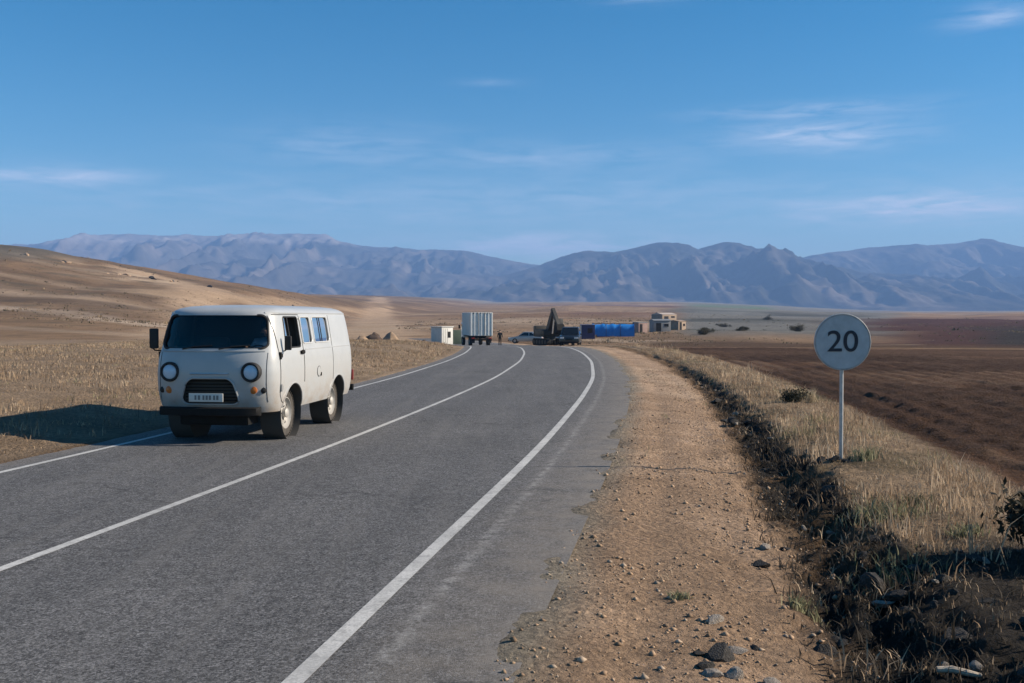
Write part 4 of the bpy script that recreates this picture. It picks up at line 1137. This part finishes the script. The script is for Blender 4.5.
# cabin
mb = MB()
mb.box((1.80, 0, 1.30), (.22, 1.5, .16), bev=.05); mb.build('dashboard', INSIDE, VAN)
for y in (.48, -.48):
    mb = MB(); mb.box((1.12, y, .98), (.48, .50, .14), bev=.04); mb.box((.90, y, 1.27), (.13, .48, .60), bev=.05, rot=Matrix.Rotation(R(-10), 3, 'Y')); mb.build('front_seat', mat('seat_grey', (.05, .05, .052), .9) if y > 0 else bpy.data.materials['seat_grey'], VAN)
mb = MB(); mb.box((.74, 0, 1.25), (.03, 1.74, 1.25)); mb.build('bulkhead', mat('bulkhead_grey', (.03, .03, .03), .9), VAN)  # dark partition added behind the seats so the cab reads dark inside
mb = MB(); cx_, cz_ = 1.58, 1.33
mb.tube([Vector((cx_, .48, cz_)) + Matrix.Rotation(R(38), 3, 'Y') @ Vector((.20 * math.cos(t), .20 * math.sin(t), 0)) for t in np.linspace(0, 2 * math.pi, 25)[:-1]], .014, 6, closed=True)
mb.rod((1.58, .48, 1.33), (1.78, .48, 1.10), .022); mb.build('steering_wheel', RUBBER, VAN)

# the driver, seated at the wheel (a thing of its own; same axes as the van)
VAN.scale = (VSC,) * 3
DRV = empty('person', VAN.location.copy(), VAN.rotation_euler.z, label='driver in a light blue shirt seated at the wheel of the white van', cat='person')
dy = .48
dv = [(1.06, dy, 1.10), (1.03, dy, 1.28), (1.02, dy, 1.46), (1.05, dy, 1.57), (1.08, dy, 1.66), (1.09, dy, 1.75),
      (1.03, dy + .19, 1.50), (1.18, dy + .27, 1.27), (1.44, dy + .18, 1.38), (1.53, dy + .16, 1.42),
      (1.03, dy - .19, 1.50), (1.18, dy - .26, 1.27), (1.44, dy - .18, 1.38), (1.53, dy - .16, 1.42),
      (1.14, dy + .10, 1.08), (1.48, dy + .13, 1.06), (1.52, dy + .13, .74), (1.14, dy - .10, 1.08), (1.48, dy - .13, 1.06), (1.52, dy - .13, .74)]
dr = [.15, (.14, .17), (.13, .18), .06, (.085, .072), (.075, .068), .075, .052, .042, .038, .075, .052, .042, .038, .095, .072, .05, .095, .072, .05]
de = [(0, 1), (1, 2), (2, 3), (3, 4), (4, 5), (2, 6), (6, 7), (7, 8), (8, 9), (2, 10), (10, 11), (11, 12), (12, 13), (0, 14), (14, 15), (15, 16), (0, 17), (17, 18), (18, 19)]
skin_body('body', dv, dr, de, [SKIN, SHIRT, DARKCLOTH], lambda c: 0 if (c.z > 1.575 or c.x > 1.40 and c.z > 1.28) else (2 if c.z < 1.14 else 1), DRV)
DRV.scale = (VSC,) * 3
head_parts(DRV, (1.085, dy, 1.715), (1, 0, 0))
mb = MB(); mb.box((1.178, dy, 1.70), (.03, .028, .045), bev=.010); mb.build('nose', SKIN, DRV)
mb = MB()
for q in (-.032, .032): mb.lathe([(.012, 0), (.009, .006), (0, .008)], (1.160, dy + q, 1.725), (1, 0, 0), 10)
mb.build('eyes', HAIR, DRV)
# ------------------------------------------------------------------ vehicles and people at the bend (x forward, y left)
def place(name, px, D, heading, **k):
    p = at(px, D); e = empty(name, (p.x, p.y, p.z), R(heading), **k); return e
def wheel_set(e, axles, half, rad, w_, rimmat, tyremat):
    for ax in axles:
        for s_ in (1, -1):
            mb = MB(); mb.lathe([(rad * .55, -w_ / 2), (rad * .95, -w_ / 2), (rad, -w_ * .3), (rad, w_ * .3), (rad * .95, w_ / 2), (rad * .55, w_ / 2)], (ax, s_ * half, rad), (0, s_, 0), 24)
            t_ = mb.build('wheel', tyremat, e)
            mb = MB(); mb.lathe([(rad * .6, w_ * .42), (rad * .5, w_ * .2), (rad * .2, w_ * .25), (rad * .18, w_ * .45), (0, w_ * .47)], (ax, s_ * half, rad), (0, s_, 0), 18); mb.build('rim', rimmat, t_)
T_RUB = mat('far_tyre', (.02, .02, .02), .9)
GREYBOX = mat('cargo_grey', (.62, .62, .60), .6, var=.15, vscale=2)
WHITE2 = mat('white_paint', (.62, .62, .60), .4, coat=.2, var=.06)
DGLASS = mat('dark_glass', (.01, .012, .015), .06)
RED = mat('lamp_red', (.25, .015, .012), .35)
def truck(px, D, hd):
    e = place('truck', px, D, hd, label='grey ribbed box truck seen from behind where the road bends away', cat='truck')
    mb = MB(); mb.box((-.4, 0, 2.45), (5.6, 2.42, 2.55), bev=.03); bx_ = mb.build('cargo_box', GREYBOX, e)
    mb = MB()
    for s_ in (1, -1):
        for k in range(12): mb.box((-3.05 + k * .485, s_ * 1.235, 2.45), (.09, .06, 2.5))
    for y in np.linspace(-1.15, 1.15, 7): mb.box((-3.215, y, 2.45), (.06, .10, 2.5))
    mb.build('ribs', mat('rib_pale', (.70, .70, .68), .6), bx_, smooth=0)
    for y in (-.8, -.4, 0, .4, .8):
        mb = MB(); mb.box((-3.21, y + .02, 3.62), (.04, .22, .16)); mb.build('vent', BLACK, bx_, smooth=0)
    mb = MB()
    for y in (-.35, .35): mb.rod((-3.27, y, 1.3), (-3.27, y, 3.6), .022, n=8)
    mb.build('door_bars', mat('bar_dark', (.05, .05, .05), .5), bx_)
    mb = MB()
    for y in (-.45, .45): mb.box((.2, y, .95), (7.2, .12, .24))
    mb.box((-3.1, 0, .72), (.12, 2.3, .16)); mb.box((-.4, 0, 1.12), (5.4, 2.2, .10)); mb.build('chassis', BLACK, e)
    mb = MB(); mb.box((3.2, 0, 1.75), (1.7, 2.25, 1.75), bev=.12); cb = mb.build('cab', WHITE2, e)
    mb = MB(); mb.box((4.05, 0, 2.12), (.04, 1.95, .72), bev=.01); mb.build('windshield', DGLASS, cb)
    for s_ in (1, -1):
        mb = MB(); mb.box((3.3, s_ * 1.125, 2.12), (.9, .03, .62), bev=.01); mb.build('side_window', DGLASS, cb)
        mb = MB(); mb.box((3.75, s_ * 1.36, 2.1), (.06, .2, .42), bev=.02); mb.build('mirror', BLACK, cb)
        mb = MB(); mb.box((-3.18, s_ * .95, .90), (.05, .34, .13), bev=.01); mb.build('tail_lamp', RED, e)
        mb = MB(); mb.box((-3.0, s_ * .93, .62), (.02, .42, .50)); mb.build('mudguard', RUBBER, e)
    wheel_set(e, (3.0, -1.75), 1.0, .50, .32, RIM, T_RUB)
    return e
# heading: rotation of local +x, degrees from world +x
truck(476.5, 112, 90 + 12)

def car(name, px, D, hd, paint, L, W, H, suv, label, group=None):
    e = place(name, px, D, hd, label=label, cat='car', group=group)
    h, q = L / 2, H
    if suv: prof = [(-h, .42), (-h - .02, .75), (-h + .05, 1.02), (h - 1.35, 1.08), (h - .25, .98), (h - .02, .80), (h, .42), (h - .3, .32), (-h + .3, .32)]; cab = [(-h + .06, 1.0), (-h + .22, q), (h - 2.2, q), (h - 1.40, 1.05)]
    else: prof = [(-h, .42), (-h, .80), (-h + .1, .92), (h - 1.2, .93), (h - .2, .78), (h, .62), (h, .40), (h - .3, .26), (-h + .3, .26)]; cab = [(-h + .65, .90), (-h + 1.25, q), (h - 2.0, q), (h - 1.15, .90)]
    def extr(pr, w0, name_, mt_, bev=.06):
        bm = bmesh.new(); vs = [bm.verts.new((x, -w0, z)) for x, z in pr]; f_ = bm.faces.new(vs)
        ret = bmesh.ops.extrude_face_region(bm, geom=[f_]); bmesh.ops.translate(bm, vec=(0, 2 * w0, 0), verts=[v for v in ret['geom'] if isinstance(v, bmesh.types.BMVert)])
        bmesh.ops.recalc_face_normals(bm, faces=bm.faces)
        if name_ == 'cabin':
            for v in bm.verts:
                if v.co.z > 1.1: v.co.y *= .86
        bmesh.ops.bevel(bm, geom=bm.edges[:], offset=bev, segments=3, affect='EDGES', profile=.5)
        me = bpy.data.meshes.new(name_); bm.to_mesh(me); bm.free(); me.materials.append(mt_); return link(name_, me, e, None, 40)
    extr(prof, W / 2, 'body', paint, .07); cb = extr(cab, W / 2 - .06, 'cabin', paint, .05)
    (x0, z0), (x1, z1), (x2, z2), (x3, z3) = cab
    def pane(nm, pts):
        mb = MB(); mb.add(pts, [tuple(range(len(pts)))]); mb.build(nm, DGLASS, cb, smooth=0)
    wb, wt = W / 2 - .05, (W / 2 - .06) * .86 + .012
    dn = Vector((z2 - z3, 0, x3 - x2)).normalized() * .012
    for nm, (xa, za), (xb_, zb_), s_ in (('windshield', (x3, z3), (x2, z2), 1), ('rear_window', (x0, z0), (x1, z1), -1)):
        f = lambda t: (xa + (xb_ - xa) * t + s_ * .014, za + (zb_ - za) * t + .006)
        a, b_ = f(.12), f(.90)
        pane(nm, [(a[0], -wb + .12, a[1]), (a[0], wb - .12, a[1]), (b_[0], wt - .10, b_[1]), (b_[0], -wt + .10, b_[1])])
    xm = (x1 + x2) / 2 - .1
    for s_ in (1, -1):
        for xa, xb_, xc, xd in ((x0 + .30, xm - .05, xm - .05, x1 + .16), (xm + .05, x3 - .28, x2 - .06, xm + .05)):
            zl, zh = z0 + .10, z1 - .09
            yl = wb - (wb - wt) * ((zl - z0) / (z1 - z0)); yh_ = wb - (wb - wt) * ((zh - z0) / (z1 - z0))
            pane('side_window', [(xa, s_ * (yl + .006), zl), (xb_, s_ * (yl + .006), zl), (xc, s_ * (yh_ + .006), zh), (xd, s_ * (yh_ + .006), zh)])
        zf = .70 if not suv else .82
        mb = MB(); mb.box((h - .02, s_ * (W / 2 - .28), zf), (.08, .36, .16), bev=.02); mb.build('headlight', mat('lamp_clear', (.55, .57, .6), .2) if 'lamp_clear' not in bpy.data.materials else bpy.data.materials['lamp_clear'], e)
        mb = MB(); mb.box((-h + .0, s_ * (W / 2 - .22), zf + .04), (.06, .30, .16), bev=.02); mb.build('tail_lamp', RED, e)
        mb = MB(); mb.box((x3 - .35, s_ * (W / 2 + .09), z3 + .10), (.10, .18, .12), bev=.03); mb.build('mirror', RUBBER, e)
    mb = MB(); mb.box((h, 0, .40), (.10, W - .2, .16), bev=.03); mb.box((h - .01, 0, .66), (.06, .70, .14), bev=.01); mb.build('front_bumper', BLACK, e)
    wheel_set(e, (h - .85, -h + .85), W / 2 - .10, .34 if not suv else .38, .21, RIM, T_RUB)
    return e
DARKP = mat('dark_paint', (.012, .013, .015), .3, coat=.4)
SILV = mat('silver_paint', (.34, .35, .35), .35, metal=.4)
car('parked_car', 570.5, 97, -97, DARKP, 4.6, 1.92, 1.82, True, 'black off road car facing the camera on the right verge of the bend', 'cars standing at the bend')
car('parked_car', 526, 129, 172, SILV, 4.4, 1.74, 1.50, False, 'silver car standing side on across the bend', 'cars standing at the bend')
car('parked_car', 563, 116, -80, DARKP, 4.5, 1.9, 1.85, True, 'dark car half hidden behind the black off road car at the bend', 'cars standing at the bend')

# dark excavator with its arm folded up
EXP = mat('excavator_paint', (.016, .016, .015), .6, var=.3, vscale=2)
ex = place('excavator', 549.5, 108, -66, label='dark tracked excavator with its arm folded up beside the black car', cat='excavator')
for s_ in (1, -1):
    mb = MB(); out_ = [(1.45 + .38 * math.cos(R(a)), .40 + .38 * math.sin(R(a))) for a in range(-90, 91, 18)] + [(-1.45 + .38 * math.cos(R(a)), .40 + .38 * math.sin(R(a))) for a in range(90, 271, 18)]
    mb.prism(out_, s_ * .95 - .25, s_ * .95 + .25); tr_ = mb.build('track', BLACK, ex)
    mb = MB()
    for x in (-1.4, -.7, 0, .7, 1.4): mb.rod((x, s_ * .95 - .27, .40), (x, s_ * .95 + .27, .40), .22, n=14)
    mb.build('rollers', EXP, tr_)
mb = MB(); mb.rod((0, 0, .6), (0, 0, .95), .65, n=24); mb.box((-.55, 0, 1.35), (2.2, 2.3, .8), bev=.12); mb.box((-1.45, 0, 1.55), (.6, 2.3, 1.2), bev=.15); mb.build('upper_body', EXP, ex)
mb = MB(); mb.box((.35, .68, 2.05), (1.45, 1.0, 1.75), bev=.12); cb = mb.build('cab', EXP, ex)
mb = MB(); mb.box((1.02, .68, 2.10), (.03, .74, .95), bev=.01); mb.build('windshield', DGLASS, cb)
for s_ in (1, -1):
    mb = MB(); mb.box((.35, .68 + s_ * .465, 2.2), (.95, .02, .72), bev=.006); mb.build('side_window', DGLASS, cb)
def beam(p0, p1, w0, w1, t_):
    mb = MB(); p0, p1 = Vector(p0), Vector(p1); d = (p1 - p0).normalized(); u_ = Vector((-d.z, 0, d.x))
    vs = []
    for p, w_ in ((p0, w0), ((p0 + p1) / 2, max(w0, w1) * 1.15), (p1, w1)):
        for a, b_ in ((1, 1), (1, -1), (-1, -1), (-1, 1)): vs.append(p + u_ * w_ / 2 * a + Vector((0, t_ / 2 * b_, 0)))
    fs = [(i * 4 + k, i * 4 + (k + 1) % 4, i * 4 + 4 + (k + 1) % 4, i * 4 + 4 + k) for i in range(2) for k in range(4)] + [(3, 2, 1, 0), (8, 9, 10, 11)]
    mb.add(vs, fs); return mb
bm_ = beam((.2, -.25, 1.5), (1.5, -.25, 3.7), .50, .36, .45).build('boom', EXP, ex, smooth=0)
mb = MB(); mb.rod((1.0, -.15, 1.3), (1.35, -.15, 2.9), .07); mb.build('ram', CHROME, bm_)
st = beam((1.25, -.25, 3.95), (2.7, -.25, 2.2), .36, .28, .36).build('stick', EXP, ex, smooth=0)
mb = MB(); mb.prism([(2.5, 2.4), (2.9, 2.3), (3.1, 1.7), (2.75, 1.25), (2.15, 1.3), (2.3, 1.8)], -.60, .30); mb.build('bucket', BLACK, ex, smooth=0)

# the person walking at the bend
pp = place('person', 500, 110, 90, label='person in dark clothes standing on the road beside the grey truck', cat='person')
bv = [(0, 0, .95), (0, 0, 1.12), (0, 0, 1.32), (.0, 0, 1.44), (.02, 0, 1.54), (.03, 0, 1.66), (0, .19, 1.38), (-.02, .25, 1.12), (.04, .26, .88), (0, -.19, 1.38), (.02, -.25, 1.12), (.08, -.25, .90),
      (0, .09, .90), (.05, .10, .50), (-.03, .11, .08), (.10, .12, .04), (0, -.09, .90), (-.02, -.10, .50), (-.10, -.11, .08), (.02, -.12, .04)]
br = [(.13, .15), (.12, .15), (.12, .18), .06, (.08, .07), (.075, .068), .07, .05, .035, .07, .05, .035, .09, .065, .05, .04, .09, .065, .05, .04]
be = [(0, 1), (1, 2), (2, 3), (3, 4), (4, 5), (2, 6), (6, 7), (7, 8), (2, 9), (9, 10), (10, 11), (0, 12), (12, 13), (13, 14), (14, 15), (0, 16), (16, 17), (17, 18), (18, 19)]
skin_body('body', bv, br, be, [SKIN, DARKCLOTH, BLACK], lambda c: 0 if c.z > 1.48 or (abs(c.y) > .2 and c.z < .92) else (1 if c.z > .9 else 2), pp)
head_parts(pp, (.03, 0, 1.62), (1, 0, 0))

# ------------------------------------------------------------------ huts, tent and cabins
def hut(px, D, hd, w_, d_, h_, wallm, roofm, label, door=True, name='hut', pitch=.0, cat='hut', post=None, window=True):
    e = place(name, px, D, hd, label=label, cat=cat)
    mb = MB(); mb.box((0, 0, h_ / 2 - .15), (d_, w_, h_ + .3), bev=.02); wl_ = mb.build('wall', wallm, e)
    mb = MB()
    if pitch: mb.prism([(-d_ / 2 - .12, h_), (0, h_ + pitch), (d_ / 2 + .12, h_), (d_ / 2 + .12, h_ - .05), (-d_ / 2 - .12, h_ - .05)], -w_ / 2 - .1, w_ / 2 + .1)
    else: mb.box((0, 0, h_ + .05), (d_ + .16, w_ + .16, .10), rot=Matrix.Rotation(R(2), 3, 'Y'))
    mb.build('roof', roofm, e, smooth=0)
    if door:
        mb = MB(); mb.box((d_ / 2 + .012, -w_ * .22, .92), (.03, w_ * .30, 1.75)); mb.build('door', roofm if door == 2 else BLACK, e, smooth=0)
    if window:
        mb = MB(); mb.box((d_ / 2 + .012, w_ * .24, h_ * .58), (.03, w_ * .26, h_ * .28)); wi = mb.build('window', DGLASS, e, smooth=0)
        seal('frame', [(w_ * .11, h_ * .44), (w_ * .37, h_ * .44), (w_ * .37, h_ * .72), (w_ * .11, h_ * .72)], lambda u, z: (d_ / 2 + .02, u, z), .03, wallm, wi)
    return e
HW = mat('hut_white', (.50, .50, .48), .7, var=.1, vscale=3)
GREENP = mat('green_panel', (.17, .20, .13), .7, var=.15)
# white hut with a dark round opening
e = place('hut', 442, 122, -42, label='small white hut with a dark opening left of the truck', cat='hut')
mb = MB(); mb.box((0, 0, .95), (1.9, 1.9, 2.2), bev=.03); wl_ = mb.build('wall', HW, e)
mb = MB(); mb.box((0, 0, 2.10), (2.1, 2.1, .10), bev=.02); mb.build('roof', HW, e)
mb = MB(); mb.box((.955, .28, 1.15), (.03, .55, .75), bev=.01); mb.build('opening', BLACK, e)
mb = MB()
for y in (-.7, -.35, 0): mb.box((.96, y, .95), (.03, .04, 1.9))
mb.build('battens', mat('batten_grey', (.36, .36, .35), .7), wl_, smooth=0)
e = place('panel_fence', 455.5, 124, 92, label='low pale green panel standing against the white hut', cat='panel')
mb = MB(); mb.box((0, 0, .85), (.06, 1.9, 1.9), bev=.01); mb.build('panel', GREENP, e)
for y in (-.95, .95):
    mb = MB(); mb.rod((0, y, -.2), (0, y, 1.9), .05, n=8); mb.build('post', mat('pale_post', (.45, .46, .38), .7) if y < 0 else bpy.data.materials['pale_post'], e)

TARP = mat('blue_tarp', (.012, .17, .50), .5, var=.12, vscale=1.5)
NAVYM = mat('navy_sheet', (.018, .018, .075), .6, var=.2)
# long blue tarpaulin shelter
tp = place('tarpaulin_shelter', 613, 168, -93, label='long bright blue tarpaulin shelter beside the navy cabin at the bend', cat='shelter')
nx_, V, Fc = 28, [], []
prof = [(1.3, 0), (1.32, .6), (1.28, 1.25), (1.15, 1.75), (.6, 2.02), (0, 2.12), (-.6, 2.02), (-1.15, 1.75), (-1.3, 0)]
for i in range(nx_ + 1):
    y = -3.5 + 7.0 * i / nx_; sag = .10 * abs(math.sin(i / nx_ * math.pi * 4)) + .04 * random.uniform(-1, 1)
    for x, z in prof: V.append((x * (1 + .03 * random.uniform(-1, 1)), y, z - (sag if z > 1 else 0)))
np_ = len(prof)
for i in range(nx_):
    for k in range(np_ - 1): Fc.append((i * np_ + k, i * np_ + k + 1, (i + 1) * np_ + k + 1, (i + 1) * np_ + k))
Fc += [tuple(range(np_)), tuple(reversed(range(nx_ * np_, (nx_ + 1) * np_)))]
mb = MB(); mb.add(V, Fc); mb.build('cover', TARP, tp, smooth=50)
for y in (-3.52, -1.2, 1.2, 3.52):
    mb = MB(); mb.tube([(1.33, y, -.2), (1.35, y, 1.3), (1.18, y, 1.80), (0, y, 2.17), (-1.18, y, 1.80), (-1.35, y, -.2)], .035, 6); mb.build('hoop', mat('hoop_dark', (.02, .03, .08), .5) if y < -3 else bpy.data.materials['hoop_dark'], tp)
mb = MB(); mb.tube([(0, -3.5, 2.16), (0, 3.5, 2.13)], .05, 6); mb.build('ridge_pole', BLACK, tp)
cbn = place('cabin', 587.5, 160, -92, label='small navy cabin with a white corner post left of the blue shelter', cat='cabin')
mb = MB(); mb.box((0, 0, 1.05), (2.0, 2.3, 2.4), bev=.02); mb.build('wall', NAVYM, cbn)
mb = MB(); mb.box((0, 0, 2.28), (2.2, 2.5, .10)); mb.build('roof', mat('lilac_sheet', (.24, .23, .34), .6), cbn, smooth=0)
mb = MB(); mb.box((1.03, -1.1, 1.0), (.10, .14, 2.4)); mb.build('corner_post', HW, cbn)
mb = MB(); mb.box((1.012, .35, 1.35), (.03, .8, .7)); mb.build('window', DGLASS, cbn, smooth=0)
TANW = mat('tan_block', (.27, .20, .145), .85, var=.15, vscale=2); PINK = mat('pinkish_plaster', (.28, .19, .165), .85, var=.15, vscale=2); GREYR = mat('grey_sheet', (.20, .20, .20), .6, var=.15)
hut(660, 205, -80, 3.6, 3.0, 2.3, GREYR, GREYR, 'small grey shed on the far verge right of the blue shelter', True, 'shed', .3, 'shed')
hut(677, 222, -38, 3.4, 2.6, 2.0, TANW, TANW, 'tan block hut on the far verge beside the small grey shed', True, 'hut', .25, 'hut')
hut(640, 200, -60, 2.2, 2.0, 2.1, PINK, GREYR, 'narrow pinkish hut at the right end of the blue shelter', True, 'hut', 0, 'hut', window=False)
hut(664, 420, -50, 9, 6, 2.6, TANW, mat('pale_roof', (.42, .35, .30), .7), 'tan farm building far off above the grey shed', True, 'farm_building', .7, 'building')

# spoil heaps and a pale sheet on the left of the road
EARTH = mat('spoil_earth', (.26, .18, .115), .95, var=.3, vscale=2.5, bump=.6, bscale=5); EARTHD = mat('spoil_dark', (.07, .045, .03), .95, var=.3, vscale=2.5, bump=.6, bscale=5)
def heap(px, D, rx, ry, h_, seed, mt_, label):
    p = at(px, D); V, Fc = [], []; na, nr = 28, 8
    for i in range(nr + 1):
        for k in range(na):
            a = 2 * math.pi * k / na; q = i / nr
            nn = float(vnoise(np.array([3 * q * math.cos(a) + seed]), np.array([3 * q * math.sin(a)]), seed)[0])
            V.append((rx * q * math.cos(a) * (1 + .25 * (nn - .5)), ry * q * math.sin(a) * (1 + .25 * (nn - .5)), h_ * (1 - q) ** .9 * (.75 + .5 * nn) - .25 * q))
    for i in range(nr):
        for k in range(na): Fc.append((i * na + k, i * na + (k + 1) % na, (i + 1) * na + (k + 1) % na, (i + 1) * na + k))
    mb = MB(); mb.add(V, Fc); o = mb.build('earth_heap', mt_, None, p, smooth=25); return tag(o, label, 'earth heap', 'heaps of dug earth')
heap(374, 132, 1.6, 1.2, 1.15, 3, EARTHD, 'dark heap of dug earth left of the pale one beyond the van')
heap(391, 134, 1.5, 1.2, 1.1, 5, EARTH, 'pale pointed heap of dug earth beyond the van')
heap(362, 130, 1.0, .9, .7, 8, EARTH, 'smallest heap of dug earth at the left end of the row beyond the van')
heap(424, 108, .9, .7, .35, 12, EARTHD, 'low dark heap of earth in front of the white hut')
for k, (px, D, rd, lb) in enumerate(((796, 205, (1.5, 1.2, 1.0), 'dark round shrub left of the sign in the grey field'), (723, 300, (1.6, 1.3, .9), 'dark shrub on the grey field right of the huts'),
                                     (768, 420, (2.4, 1.8, 1.2), 'far dark shrub near the edge of the grey field'), (742, 190, (1.1, .9, .6), 'small dark shrub on the strip behind the ploughed land'),
                                     (705, 175, (1.3, 1.2, 1.0), 'small dark shrub nearest the huts'))):
    p = at(px, D); bush(p.x, p.y, rd, 60 + k, lb, [(.07, .066, .044), (.10, .085, .055), (.05, .05, .034)], .07, 2600, 'shrub', 'dark shrubs on the far fields', 'shrub')
# stony outcrops on the hill's cut brow
for k in range(16):
    r_ = random.Random(900 + k); X_ = r_.gauss(-137, 7) if k < 11 else r_.gauss(-172, 4); Y_ = 368 + (X_ + 137) * (.4 if k < 11 else 0) + r_.gauss(0, 5)
    s = r_.uniform(.6, 1.7)
    stone(X_, Y_, s, 300 + k, STONE_TAN if k % 3 else STONE_DARK, 'pale boulder on the dug brow of the hill' if k % 3 else 'dark boulder on the dug brow of the hill', 'pale boulders on the hill brow' if k % 3 else 'dark boulders on the hill brow', name='boulder')
